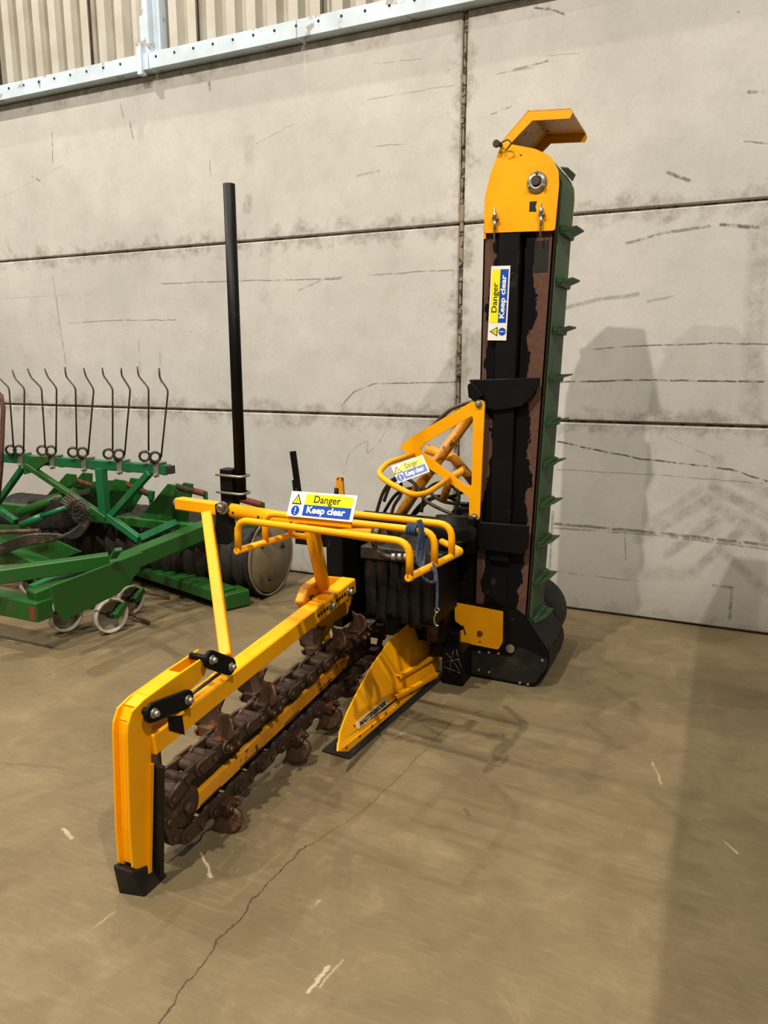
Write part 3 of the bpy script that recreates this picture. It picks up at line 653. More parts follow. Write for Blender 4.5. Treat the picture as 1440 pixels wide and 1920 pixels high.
MB().tube([tt, tb], 0.029, 20).build('support_tube', 'yellow', T, 'thick round yellow tube standing on the beam end')
# pole and its clamp
pc = at(450, 940, z=1.0); 
bt = at(452, 938, z=0.98); top = None
lo, hi = 0.5, 4.0
for _ in range(50):
    mid_ = (lo + hi) / 2; v = V((bt.x, bt.y, mid_)) - CAM; yy = CY - FPX * v.dot(UP) / v.dot(F)
    if yy > 345: lo = mid_
    else: hi = mid_
PH = lo
pole = MB().lathe((bt.x, bt.y, 0.985), (0, 0, 1), [(0, 0.0), (0, 0.024), (PH - 0.985, 0.024), (PH - 0.985, 0.019), (PH - 1.02, 0.019)], 20).build('upright_pole', 'black', T, 'tall scuffed black tube standing upright')
bx = bt.x - 0.055
b = MB(); b.box((bx - 0.035, bt.y - 0.025, 0.93), (bx + 0.03, bt.y + 0.03, 1.115)); 
cl_ = b.build('pole_clamp', 'black', T, 'black clamp block holding the pole', bevel=0.004)
for z_ in (1.015, 1.09):
    MB().tube([V((bx - 0.045, bt.y - 0.036, z_)), V((bt.x + 0.026, bt.y - 0.034, z_ - 0.003)), V((bt.x + 0.042, bt.y, z_)), V((bt.x + 0.026, bt.y + 0.034, z_)), V((bx - 0.045, bt.y + 0.036, z_))], 0.0055, 8, bend=0.025).build('u_bolt', 'steel', cl_)
b = MB(); hp = at(416, 955, z=ZA); 
b.prism([at(402, 945, y=hp.y - 0.04), at(424, 945, y=hp.y - 0.04), at(428, 985, y=hp.y - 0.04), at(438, 1012, y=hp.y - 0.04), at(426, 1022, y=hp.y - 0.04), at(402, 1020, y=hp.y - 0.04), at(398, 1008, y=hp.y - 0.04), at(404, 975, y=hp.y - 0.04)], (0, 0.05, 0))
hg = b.build('pivot_hanger', 'black', T, 'black hanger plate below the pole clamp', bevel=0.003)
MB().bolt(at(418, 952, y=hp.y - 0.04), (0, -1, 0), 0.018, 0.02).build('bolt', 'steel', hg)

# ---- guard cage
ZT, ZB = 1.0, 0.885
cage = MB()
c1, c2 = at(768, 1082, z=ZB), at(866, 1034, z=ZB); d1, d2 = at(447, 1032, z=ZB), at(545, 1003, z=ZB)
rt = 0.0125
def down(p): return V((p.x, p.y, ZB))
f_l = at(447, 962, z=ZT); f_r = at(745, 992, z=ZT); f_r2 = at(770, 1012, z=ZT - 0.015)
c1t = V((c1.x, c1.y, ZT)); d1t = V((d1.x, d1.y, ZT))
cage.tube([d1, d1t, c1t, c1], rt, 12, bend=0.075)
m_r = c1.lerp(c2, 0.44); m_l = d1.lerp(d2, 0.5)
cage.tube([m_l, V((m_l.x, m_l.y, ZT)), V((m_r.x, m_r.y, ZT)), m_r], rt, 12, bend=0.075)
b_r = c1.lerp(c2, 0.78); b_l = d2
cage.tube([b_l, V((b_l.x, b_l.y, ZT)), V((b_r.x, b_r.y, ZT)), b_r], rt, 12, bend=0.075)
ret = at(842, 1022, z=ZB)
cage.tube([c1 - (c2 - c1).normalized() * 0.012, c2, c2 + (ret - c2) * 1.6], rt, 12, bend=0.03)
cage.tube([d1 - (d2 - d1).normalized() * 0.012, d2, d2 + V((0.12, 0.0, 0))], rt, 12)
cage.cyl(c1 + V((0, 0, -0.006)), (0, 0, -1), 0.004, 0.012, 10)
cage = cage.build('guard_cage', 'yellow', T, 'bent yellow tube guard cage over the drive')
sz = ZT - 0.03
s00 = at(536, 966, z=sz); s10 = at(660, 980, z=sz)
s00 = s00 + V((0, -0.02, 0)); 
ey = V((0, 0, 1)) * 0.085
sg = sign('warning_sign', at(537, 967, y=2.19), at(660, 979, y=2.145), at(539, 921, y=2.23), cage, 'danger keep clear sign on the guard cage')
b = MB(); sa, sb = at(560, 978, z=0.975), at(655, 990, z=0.975); b.bar(at(540, 972, y=2.20), at(659, 984, y=2.155), 0.006, 0.02); b.build('sign_bracket', 'yellow', cage)

# ---- drive housing
H = 'black_dusty'
b = MB(); b.box((-1.69, 3.02, 0.30), (-1.60, 3.40, 0.79)); b.box((-1.69, 3.26, 0.20), (-1.17, 3.44, 0.80)); dh = b.build('drive_housing', 'black', T, 'black drive housing behind the guard cage', bevel=0.006)
b = MB(); b.box((-1.40, 2.93, 0.40), (-1.10, 3.26, 0.74)); b.build('gearbox', 'black', dh, bevel=0.012)
b = MB(); b.box((-1.44, 2.90, 0.74), (-1.05, 3.36, 0.755)); b.box((-1.44, 2.89, 0.70), (-1.05, 2.90, 0.755)); b.build('top_plate', 'black_dusty', dh, bevel=0.003)
# hanging rubber curtain in strips
flp = None
for i in range(6):
    x0 = -1.42 + i * 0.054; b = MB(); n = 8; rr = []
    for j in range(n + 1):
        z_ = 0.72 - j * (0.30 + 0.02 * math.sin(i * 2.1)) / n; yy = 2.905 - 0.006 * math.sin(j * 0.7 + i * 1.3) - 0.012 * (j / n)
        rr.append([V((x0, yy, z_)), V((x0 + 0.054, yy + 0.004 * math.sin(i + j), z_)), V((x0 + 0.054, yy + 0.008, z_)), V((x0, yy + 0.008, z_))])
    b.rings(rr); b.build('rubber_strip', 'rubber', dh)
MB().lathe((-1.06, 3.02, 0.80), (0, 0.15, 1), [(0, 0.11), (0.05, 0.115), (0.06, 0.08), (0.10, 0.07)], 24).build('hydraulic_motor', 'black', dh, bevel=0.002)
b = MB(); b.tube(smoothpath([at(704, 985, y=2.8), at(700, 1015, y=2.8), at(715, 1040, y=2.8), at(760, 1048, y=2.8), at(800, 1035, y=2.8)]), 0.013, 10); ho = b.build('hydraulic_hose', 'hose', T)
b = MB(); p, q = at(735, 1044, y=2.785), at(768, 1044, y=2.785); 
for f in (0, 0.35, 0.7): c_ = p.lerp(q, f); b.cyl(c_, q - p, 0.018, 0.017, 6)
b.build('hose_fitting', 'steel', ho)
b = MB(); p, q = at(680, 1000, y=2.75), at(720, 1012, y=2.75)
for f in (0, 0.5): c_ = p.lerp(q, f); b.cyl(c_, q - p, 0.03, 0.016, 8)
b.build('valve_fitting', 'steel', dh)

# hoses looping behind the guard
hs = [[(705, 965), (720, 920), (745, 895), (775, 905), (800, 940), (850, 965)], [(715, 970), (745, 925), (790, 915), (830, 940), (880, 945)],
      [(760, 985), (790, 945), (830, 930), (870, 950), (885, 985)], [(720, 940), (735, 905), (765, 890), (800, 880), (850, 900)],
      [(790, 960), (800, 920), (830, 905), (860, 925), (850, 975)], [(745, 970), (775, 965), (810, 935), (850, 930), (880, 915)],
      [(810, 800), (845, 768), (880, 755), (900, 752)], [(730, 985), (738, 950), (752, 925), (750, 895)], [(840, 975), (855, 955), (872, 962), (870, 985), (850, 985)]]
for i, h in enumerate(hs):
    yy = 3.44 + 0.05 * (i % 3)
    MB().tube(smoothpath(px(h, y=yy)), 0.0095, 8).build('hydraulic_hose', 'hose', T)
# yellow linkage tubes behind the triangle
b = MB(); b.tube(px([(738, 985), (790, 905), (885, 775)], y=3.5), 0.028, 14); b.build('linkage_tube', 'yellow_dirty', T)
b = MB(); b.tube(px([(800, 842), (850, 858), (892, 908)], y=3.62), 0.026, 14); b.build('linkage_tube', 'yellow_dirty', T)
b = MB(); b.tube(px([(830, 940), (845, 895), (872, 880)], y=3.45), 0.02, 12); b.build('linkage_tube', 'yellow_dirty', T)
# triangle plate
YT = 3.34
def rnd(pts, r): return fillet([V(p) for p in pts] , r, 4)
def rloop(pts, r):
    pts = [V(p) for p in pts]; n = len(pts); out = []
    for i in range(n):
        a_, b_, c_ = pts[i - 1], pts[i], pts[(i + 1) % n]
        f = fillet([a_, b_, c_], r, 4)[1:-1]; out += f
    return out
outl = rloop(px([(893, 748), (909, 752), (899, 976), (879, 976), (880, 932), (748, 838), (770, 820)], y=YT), 0.022)
hol = rloop(px([(887, 778), (884, 912), (872, 910), (786, 843), (800, 828)], y=YT), 0.018)
tri = MB().prism(outl, (0, 0.012, 0), [hol]).build('bracket_plate', 'yellow', T, 'flat yellow triangular bracket plate with triangular cut-out')
for p in ((898, 757), (890, 969)): MB().bolt(at(*p, y=YT), (0, -1, 0), 0.012, 0.014).build('bolt', 'steel', tri)
# hoop with small sign
b = MB(); b.tube([at(775, 852, y=3.33), at(726, 868, y=3.1), at(708, 888, y=2.95), at(728, 905, y=2.88), at(775, 929, y=2.85), at(800, 925, y=2.95), at(842, 898, y=3.33)], 0.0125, 12, bend=0.05)
hoop = b.build('guard_hoop', 'yellow', T, 'yellow tube hoop below the triangular bracket')
sign('warning_sign', at(747, 906, y=3.05), at(806, 884, y=3.14), at(722, 881, y=3.05), hoop, 'faded danger keep clear sign on the hoop')

# ---- skid board
xa = -1.23
L0 = px([(634, 1409), (653, 1409), (820, 1266)], x=xa); F0 = px([(635, 1393), (727, 1330), (822, 1246)], x=xa - 0.012)
b = MB(); b.prism([L0[0], L0[1], L0[2], F0[2], F0[1], F0[0]], (-0.008, 0.0, 0)); sk = b.build('skid_board', 'yellow', T, 'yellow skid board standing on a steel runner', bevel=0.001)
tq = at(735, 1196, x=-1.33)
bn = (F0[2] - F0[0]).cross(tq - F0[0]).normalized()
if bn.x < 0: bn = -bn
def onb(a_, b_, off=0.0):
    d_ = F + RT * ((a_ - CX) / FPX) - UP * ((b_ - CY) / FPX); t_ = (F0[0] - CAM).dot(bn) / d_.dot(bn); return CAM + d_ * t_ + bn * off
topo = [(636, 1394), (638, 1372), (652, 1335), (672, 1295), (700, 1245), (735, 1196), (762, 1172), (806, 1150), (824, 1170), (824, 1246)]
MB().prism([onb(*p) for p in topo], bn * -0.008).build('upper_plate', 'yellow', sk, bevel=0.001)
for (p, q) in (((742, 1268), (815, 1226)), ((736, 1305), (818, 1262))):
    A, B = onb(*p, 0.014), onb(*q, 0.014); b = MB(); b.bar(A, B, 0.028, 0.005, up=(0, 0, 1)); b.bar(A + V((0.012, 0, -0.006)), B + V((0.012, 0, -0.006)), 0.004, 0.014); b.build('stiffener_rib', 'yellow', sk)
for p in ((649, 1402), (674, 1380), (697, 1361), (723, 1337), (747, 1317), (770, 1298), (791, 1280)): MB().cyl(at(*p, x=xa), (1, 0, 0), 0.004, 0.006, 8).build('rivet', 'tooth', sk)
MB().cyl(onb(664, 1361), bn, 0.003, 0.005, 8).build('rivet', 'tooth', sk)
b = MB(); b.hexa(px([(603, 1409), (655, 1424), (835, 1268), (800, 1245)], z=0.002), px([(603, 1406), (655, 1420), (835, 1264), (800, 1242)], z=0.012)); b.build('runner_plate', 'steel' if False else 'drum', sk, 'flat worn steel runner', bevel=0.002)
# printed label on the board
A, B, C2 = onb(671, 1367, 0.004), onb(727, 1320, 0.004), onb(669, 1353, 0.004)
nx = (B - A).normalized(); W_ = (B - A).length; ny = (C2 - A); ny = (ny - nx * ny.dot(nx)); H_ = ny.length; ny.normalize(); nz = nx.cross(ny)
mt = Matrix((nx, ny, nz)).transposed().to_4x4(); mt.translation = A
b = MB(); b.hexa([mt @ V((0, 0, -0.0035)), mt @ V((W_, 0, -0.0035)), mt @ V((W_, H_, -0.0035)), mt @ V((0, H_, -0.0035))], [mt @ V((0, 0, 0)), mt @ V((W_, 0, 0)), mt @ V((W_, H_, 0)), mt @ V((0, H_, 0))])
b.mi = 1; b.text('MASTENBROEK', mt @ Matrix.Translation((W_ * 0.05, H_ * 0.18, 0.0012)), size=H_ * 0.85, width=W_ * 0.9, bold=0.0012, shear=0.25)
b.build('maker_label', ['cream', 'sign_black'], sk, 'cream label with black lettering', smooth='keep')

# ---- frame post, box tube
b = MB(); b.box((-1.25, 3.28, 0.12), (-1.18, 3.36, 0.80)); b.box((-1.17, 3.42, 0.05), (-1.07, 3.52, 0.86)); b.box((-1.25, 3.34, 0.14), (-1.12, 3.44, 0.24)); fpost = b.build('frame_post', 'black', T, bevel=0.005)
b = MB(); q0, q1 = at(829, 1212, y=3.25), at(868, 1268, y=3.25); b.box((q0.x, 3.25, 0.0), (q1.x + 0.0, 3.42, q0.z - 0.01)); bxo = b.build('box_foot', 'black', T, 'black box foot with chalk scribbles', bevel=0.004)
b = MB()
for pts in ([(835, 1222), (850, 1240), (862, 1258)], [(850, 1220), (842, 1262)], [(838, 1240), (862, 1236)], [(832, 1250), (863, 1262)], [(856, 1218), (860, 1240), (866, 1252)]):
    b.tube(px(pts, y=3.2485), 0.0012, 5)
b.build('chalk_scribble', 'chalk', bxo)
b = MB()
for pts in ([(808, 1195), (818, 1215), (806, 1225), (820, 1240)], [(822, 1200), (812, 1232), (826, 1250)], [(800, 1242), (815, 1252), (824, 1262)], [(803, 1210), (824, 1214)]):
    b.tube(smoothpath(px(pts, x=xa - 0.03)), 0.0016, 5)
b.build('chalk_scribble', 'dark', sk)
b = MB(); q = at(812, 1200, y=3.27); b.cyl(V((q.x, 3.27, q.z)), (0, 0, 1), 0.2, 0.035, 16); b.build('spring_housing', 'rust', T, bevel=0.0)

# ---- conveyor
YF, YBK = 3.40, 3.72
def xr(z): return -0.738 - (2.11 - z) * 0.031
Z0, Z1 = 0.30, 2.28
b = MB(); b.box((-1.06, YF, Z0), (-0.98, YF + 0.012, Z1)); b.box((-1.06, YF, Z0), (-1.05, YBK, Z1)); b.box((-1.06, YBK - 0.01, Z0), (-0.98, YBK, Z1))
conv = b.build('conveyor_channel', 'patchL', T, 'rust-edged black channel down the left of the conveyor', bevel=0.002)
b = MB(); b.hexa([V((-0.855 - 0.05, YF, Z0)), V((xr(Z0), YF, Z0)), V((xr(Z0), YF + 0.012, Z0)), V((-0.905, YF + 0.012, Z0))], [V((-0.858, YF, Z1)), V((xr(Z1), YF, Z1)), V((xr(Z1), YF + 0.012, Z1)), V((-0.858, YF + 0.012, Z1))])
b.hexa([V((xr(Z0) - 0.012, YF, Z0)), V((xr(Z0), YF, Z0)), V((xr(Z0), YBK, Z0)), V((xr(Z0) - 0.012, YBK, Z0))], [V((xr(Z1) - 0.012, YF, Z1)), V((xr(Z1), YF, Z1)), V((xr(Z1), YBK, Z1)), V((xr(Z1) - 0.012, YBK, Z1))])
cr = b.build('conveyor_channel', 'patchR', T, 'rusty brown channel with flaking black paint beside the green belt', bevel=0.002)
b = MB(); q = at(1003, 452, y=YF - 0.001); q2 = at(1027, 510, y=YF - 0.001); b.box((q.x, YF - 0.0015, q2.z), (q2.x, YF + 0.0, q.z)); b.build('slot_opening', 'sign_black', cr)
MB().box((-0.985, YF - 0.022, 0.62), (-0.885, YF + 0.07, 2.125)).build('conveyor_column', 'black', T, 'black square column in the conveyor face', bevel=0.004)
MB().box((-0.99, YF + 0.09, Z0), (-0.78, YF + 0.10, Z1)).build('recess_plate', 'black', T)
b = MB(); b.box((-0.99, YF + 0.005, Z0), (-0.88, YF + 0.07, 0.62)); b.build('lower_column', 'black', T, bevel=0.004)
for pz in (868, 1125):
    if pz == 868: q = at(965, 826, y=YF + 0.04)
    else: q = at(958, 1076, y=YF + 0.04)
    MB().tube([q + V((math.cos(2 * PI * i / 16) * 0.024, math.sin(2 * PI * i / 16) * 0.024, 0)) for i in range(16)], 0.004, 6, closed=True).build('hose_guide', 'steel', conv)
b = MB(); b.tube([V((-0.865, YF + 0.045, 0.45)), V((-0.865, YF + 0.045, 2.1))], 0.016, 10); b.build('hydraulic_line', 'hose', T)
# bracket collars
zt = at(900, 712, y=3.36).z
b = MB(); b.prism(px([(884, 712), (1012, 708), (1012, 722), (996, 745), (978, 762), (930, 770), (895, 760), (880, 745), (888, 730)], y=3.36), (0, 0.012, 0))
b.box((-1.10, 3.36, zt - 0.012), (-0.79, 3.46, zt)); b.prism(px([(876, 722), (884, 716), (905, 742), (890, 752), (878, 745)], y=3.33), (0, 0.03, 0)); cb_ = b.build('mounting_collar', 'black', T, bevel=0.003)
b = MB(); b.prism(px([(888, 978), (992, 986), (990, 1028), (978, 1040), (900, 1030), (885, 1010)], y=3.355), (0, 0.012, 0)); b.build('mounting_collar', 'black', T, bevel=0.003)
b = MB(); b.box((-1.13, 3.30, 0.66), (-1.04, 3.44, 0.84)); b.build('mounting_block', 'black', T, bevel=0.006)
# belt with cleats
b = MB(); zb0 = 0.30
PC = V((-0.835, 0, 2.325)); PR = 0.115
belt = [V((xr(zb0) + 0.012, 0, zb0)), V((xr(1.0) + 0.012, 0, 1.0)), V((xr(1.7) + 0.012, 0, 1.7))]
for i in range(13):
    a_ = PI * i / 12; belt.append(V((PC.x + PR * math.cos(a_), 0, PC.z + PR * math.sin(a_))))
belt.append(V((-0.95, 0, 2.1)))
for p, q in zip(belt[:-1], belt[1:]):
    n_ = (q - p).cross(V((0, 1, 0))).normalized() * -0.008
    b.hexa([V((p.x, 3.425, p.z)), V((p.x, 3.70, p.z)), V((q.x, 3.70, q.z)), V((q.x, 3.425, q.z))], [V((p.x, 3.425, p.z)) - n_, V((p.x, 3.70, p.z)) - n_, V((q.x, 3.70, q.z)) - n_, V((q.x, 3.425, q.z)) - n_])
blt = b.build('conveyor_belt', 'belt', T, 'green rubber conveyor belt with cleats')
def cleat(z, tilt=0.0):
    x0 = xr(z) + 0.018; b = MB()
    # shallow V paddle: low in the middle of the belt, its ends raised
    A = [V((x0, 3.43, z - 0.022)), V((x0 + 0.055, 3.50, z)), V((x0 + 0.062, 3.64, z)), V((x0, 3.695, z - 0.015))]
    b.hexa(A, [p + V((0, 0, 0.007)) for p in A]); 
    b.hexa([V((x0 - 0.003, 3.43, z - 0.03)), V((x0 + 0.012, 3.46, z - 0.03)), V((x0 + 0.012, 3.67, z - 0.03)), V((x0 - 0.003, 3.695, z - 0.03))], [V((x0 - 0.003, 3.43, z + 0.004)), V((x0 + 0.02, 3.47, z + 0.004)), V((x0 + 0.02, 3.66, z + 0.004)), V((x0 - 0.003, 3.695, z + 0.004))])
    return b.build('belt_cleat', 'belt', blt)
zs = []
for py_ in (428, 524, 614, 704, 788, 866, 943, 1016, 1086, 1158):
    zs.append(at(1052 - (py_ - 430) * 0.045, py_, x=xr(1.3) + 0.03).z)
for z_ in zs: cleat(z_)
b = MB(); a_ = math.radians(30); e1 = V((math.cos(a_), 0, math.sin(a_)));  t_ = V((-e1.z, 0, e1.x)); c_ = V((PC.x, 0, PC.z)) + e1 * (PR + 0.006)
A = [c_ + V((0, 3.43, 0)), c_ + e1 * 0.022 + V((0, 3.50, 0)), c_ + e1 * 0.028 + V((0, 3.64, 0)), c_ + V((0, 3.695, 0))]; b.hexa(A, [p + t_ * 0.007 for p in A]); b.build('belt_cleat', 'belt', blt)
MB().cyl((PC.x, 3.43, PC.z), (0, 1, 0), 0.26, PR - 0.012, 24).build('head_pulley', 'black', T)
# head hood
hp_ = rloop(px([(908, 437), (908, 372), (920, 325), (938, 276), (946, 268), (1004, 279), (1033, 293), (1047, 320), (1048, 345), (1040, 432)], y=3.378), 0.012)
hood = MB().prism(hp_, (0, 0.012, 0)).build('head_cover', 'yellow', T, 'yellow head cover at the top of the conveyor', bevel=0.0)
far = [V((p.x, YBK + 0.012, p.z)) for p in hp_]; MB().prism(far, (0, 0.01, 0)).build('far_plate', 'yellow', hood)
b = MB(); hh = [p for p in hp_ if p.x < -0.96]
A, B = at(909, 372, y=3.378), at(936, 280, y=3.378); b.hexa([V((A.x - 0.002, 3.385, A.z - 0.17)), V((A.x - 0.002, YBK + 0.01, A.z - 0.17)), V((A.x + 0.006, YBK + 0.01, A.z - 0.17)), V((A.x + 0.006, 3.385, A.z - 0.17))], [V((A.x, 3.385, A.z)), V((A.x, YBK + 0.01, A.z)), V((A.x + 0.008, YBK + 0.01, A.z)), V((A.x + 0.008, 3.385, A.z))])
b.hexa([V((A.x, 3.385, A.z)), V((A.x, YBK + 0.01, A.z)), V((A.x + 0.008, YBK + 0.01, A.z)), V((A.x + 0.008, 3.385, A.z))], [V((B.x, 3.385, B.z)), V((B.x, YBK + 0.01, B.z)), V((B.x + 0.008, YBK + 0.01, B.z)), V((B.x + 0.008, 3.385, B.z))]); b.build('back_plate', 'yellow', hood)
c_ = at(1007, 342, y=3.378); be = MB(); be.lathe(c_, (0, -1, 0), [(0, 0.044), (0.006, 0.044), (0.010, 0.036), (0.016, 0.030), (0.018, 0.024), (0.010, 0.022), (0.010, 0.0)], 28)
be = be.build('bearing', 'steel', hood)
MB().cyl(c_ + V((0, -0.004, 0)), (0, -1, 0), 0.02, 0.017, 14).build('shaft_end', 'dark', be)
for k_ in range(3): 
    a_ = PI / 2 + 2 * PI * k_ / 3; MB().bolt(c_ + V((0.036 * math.cos(a_), -0.012, 0.036 * math.sin(a_))), (0, -1, 0), 0.006, 0.01).build('bolt', 'steel', be)
b = MB(); b.prism(px([(993, 378), (1007, 377), (1004, 387), (1006, 397), (992, 397)], y=3.3775), (0, 0.001, 0)); b.build('square_opening', 'sign_black', hood)
for tx in (928, 1015):
    ty = 390 if tx < 950 else 382
    b = MB(); p, q = at(tx, ty, y=3.36), at(tx - 1, ty + 65, y=3.37); b.tube([p, V((p.x, 3.365, q.z))], 0.0045, 8)
    m_ = at(tx, ty + 13, y=3.36); b.lathe(m_ + V((0, 0, -0.012)), (0, 0, 1), [(0, 0.010), (0.022, 0.010)], 6); b.box((m_.x - 0.014, 3.355, m_.z - 0.018), (m_.x + 0.014, 3.378, m_.z - 0.010)); b.tube([V((m_.x, 3.363, m_.z - 0.02)), V((m_.x, 3.363, m_.z - 0.06))], 0.007, 8)
    b.build('tension_bolt', 'steel', hood)
# raised flap
fp_ = px([(935, 272), (946, 258), (990, 207), (1070, 203), (1073, 212), (1068, 222), (998, 226), (956, 270), (948, 280)], y=3.376)
flap = MB().prism(fp_, (0, 0.008, 0)).build('hood_flap', 'yellow', T, 'raised yellow flap hinged on the head cover')
MB().prism([V((p.x, YBK + 0.02, p.z)) for p in fp_], (0, 0.008, 0)).build('far_side', 'yellow', flap)
b = MB()
for p, q in ((fp_[0], fp_[2]), (fp_[2], fp_[3])):
    n_ = (q - p).cross(V((0, 1, 0))).normalized() * 0.006
    if n_.z > 0: n_ = -n_
    b.hexa([V((p.x, 3.376, p.z)), V((p.x, YBK + 0.028, p.z)), V((q.x, YBK + 0.028, q.z)), V((q.x, 3.376, q.z))], [V((p.x, 3.376, p.z)) + n_, V((p.x, YBK + 0.028, p.z)) + n_, V((q.x, YBK + 0.028, q.z)) + n_, V((q.x, 3.376, q.z)) + n_])
b.build('top_sheet', 'yellow_dirty', flap)
b = MB(); h_ = at(937, 270, y=3.36); b.tube([h_, h_ + V((0, 0.40, 0))], 0.009, 10); b.cyl(h_ + V((-0.012, 0, 0)), (0, -1, 0), 0.02, 0.016, 8); b.tube(smoothpath([at(940, 268, y=3.35), at(952, 262, y=3.34), at(958, 270, y=3.34), at(948, 282, y=3.35)]), 0.003, 6); b.build('hinge', 'dark', flap)
sign('warning_sign', at(949, 638.5, y=YF - 0.026), at(957, 498, y=YF - 0.026), at(914, 639, y=YF - 0.026), T, 'upright danger keep clear sticker on the conveyor column')

# base housing of the conveyor
poly = px([(868, 1128), (966, 1145), (985, 1160), (1026, 1222), (1028, 1240), (1022, 1262), (1002, 1284), (992, 1287), (872, 1264)], y=3.385)
bh = MB().prism(poly, (0, 0.012, 0)).build('conveyor_boot', 'black', T, 'black steel boot at the foot of the conveyor')
b = MB()
for p, q in zip(poly, poly[1:] + poly[:1]):
    n_ = (q - p).cross(V((0, 1, 0))).normalized() * 0.006
    if p == poly[0] : continue
    b.hexa([V((p.x, 3.39, p.z)), V((q.x, 3.39, q.z)), V((q.x, 3.74, q.z)), V((p.x, 3.74, p.z))], [V((p.x, 3.39, p.z)) + n_, V((q.x, 3.39, q.z)) + n_, V((q.x, 3.74, q.z)) + n_, V((p.x, 3.74, p.z)) + n_])
b.build('boot_shell', 'black', bh)
b = MB(); cc = V((-0.91, 3.74, 0.195)); b.lathe(cc, (0, 1, 0), [(0, 0.0), (0, 0.182), (0.06, 0.192), (0.30, 0.192), (0.36, 0.17), (0.36, 0)], 36)
b.build('tail_drum', 'black', T, 'rounded black drum guard behind the boot', bevel=0.002)
MB().prism(px([(973, 1210), (1030, 1213), (1020, 1258), (1000, 1283), (968, 1280)], y=3.382), (0, 0.003, 0)) 
b = MB(); b.prism(px([(874, 1218), (960, 1232), (972, 1213), (1027, 1236), (1024, 1254), (1003, 1280), (990, 1283), (874, 1261)], y=3.3835), (0, 0.001, 0)); b.build('wear_plate', 'black_dusty', bh)
MB().cyl(at(957, 1216, y=3.383), (0, -1, 0), 0.006, 0.022, 16).build('round_plug', 'disc', bh)
for p in ((899, 1222), (917, 1223), (935, 1225), (1017, 1238), (898, 1256), (917, 1260), (975, 1280), (990, 1283)): MB().cyl(at(*p, y=3.383), (0, -1, 0), 0.006, 0.007, 8).build('bolt', 'steel', bh)
yp = rloop(px([(852, 1130), (943, 1147), (942, 1205), (934, 1218), (857, 1203), (858, 1186), (872, 1178), (853, 1164)], y=3.372), 0.008)
ypo = MB().prism(yp, (0, 0.008, 0)).build('cover_plate', 'yellow', T, 'yellow cover plate bolted on the black boot')
b = MB(); b.bolt(at(900, 1188, y=3.372), (0, -1, 0), 0.010, 0.008); b.cyl(at(900, 1203, y=3.372), (0, -1, 0), 0.003, 0.005, 8); b.build('bolt', 'rust', ypo)
b = MB(); b.tube(px([(868, 1172), (873, 1190)], y=3.370), 0.003, 5); b.build('slot_opening', 'sign_black', ypo)

# things standing up behind the guard
b = MB(); b.bar(at(549, 846, y=3.3), at(562, 940, y=3.3), 0.034, 0.012, up=(0, 1, 0)); b.build('upright_bar', 'black', T, 'black perforated bar standing behind the sign', bevel=0.001)
b = MB(); b.prism(px([(630, 900), (634, 893), (641, 896), (644, 935), (628, 935)], y=3.3), (0, 0.02, 0)); b.build('lever', 'yellow_dirty', T)
b = MB(); b.tube(px([(560, 935), (556, 915)], y=3.3), 0.01, 8);  b.tube(px([(631, 915), (630, 945)], y=3.3), 0.012, 8); b.box((-2.02, 3.28, 0.62), (-1.62, 3.34, 0.72)); b.build('rear_crossbar', 'black', T)
MB().bar(at(553, 900, y=3.31), V((at(562, 940, y=3.31).x, 3.31, 0.68)), 0.03, 0.012, up=(0, 1, 0)).build('bar_mount', 'black', T)
MB().bar(at(636, 930, y=3.31), V((-1.69, 3.31, 0.66)), 0.02, 0.02, up=(0, 1, 0)).build('bar_mount', 'black', T)

# ---- rope with hook, hung over the cage
mr = lambda a_, b_, z_=None: at(a_, b_, y=2.22)
b = MB(); bun = []
base = c1.lerp(c2, 0.30)
def R(px_, py_, dy=0.0): return at(px_, py_, y=base.y + dy)
for k_ in range(5):
    dx = (k_ - 2) * 2.6; pts = [R(786 + dx * .4, 975, 0.02 * k_), R(792 + dx, 1000, 0.015 * k_), R(788 + dx + 3 * math.sin(k_ * 2), 1030, 0.01 * k_), R(787 + dx, 1058 + 3 * k_, 0.0)]
    b.tube(smoothpath(pts), 0.0055, 6)
for f in range(4): 
    c_ = V((m_r.x, m_r.y, ZT)).lerp(V((m_l.x, m_l.y, ZT)), 0.095 + f * 0.014); ax = (m_l - m_r).normalized(); u_ = V((0, 0, 1)); v_ = ax.cross(u_)
    b.tube([c_ + (u_ * math.cos(2 * PI * i / 12) + v_ * math.sin(2 * PI * i / 12)) * 0.0175 for i in range(12)], 0.005, 6, closed=True)
b.tube(smoothpath([R(790, 1070), R(796, 1085), R(812, 1092), R(816, 1080), R(810, 1062)]), 0.0055, 6)
b.tube(smoothpath([R(812, 1055), R(818, 1075, 0.0), R(820, 1110), R(819, 1142)]), 0.005, 6)
rope = b.build('rope', 'rope'); tag(rope, 'blue rope with steel hook tied around the yellow guard cage', 'rope')
b = MB(); b.tube([R(819, 1138), R(824, 1143), R(819, 1149), R(815, 1144)], 0.003, 6, closed=True); b.tube(smoothpath([R(818, 1148), R(814, 1160), R(817, 1172), R(822, 1173)]), 0.003, 6)
b.build('hook', 'steel', rope, 'small steel hook')

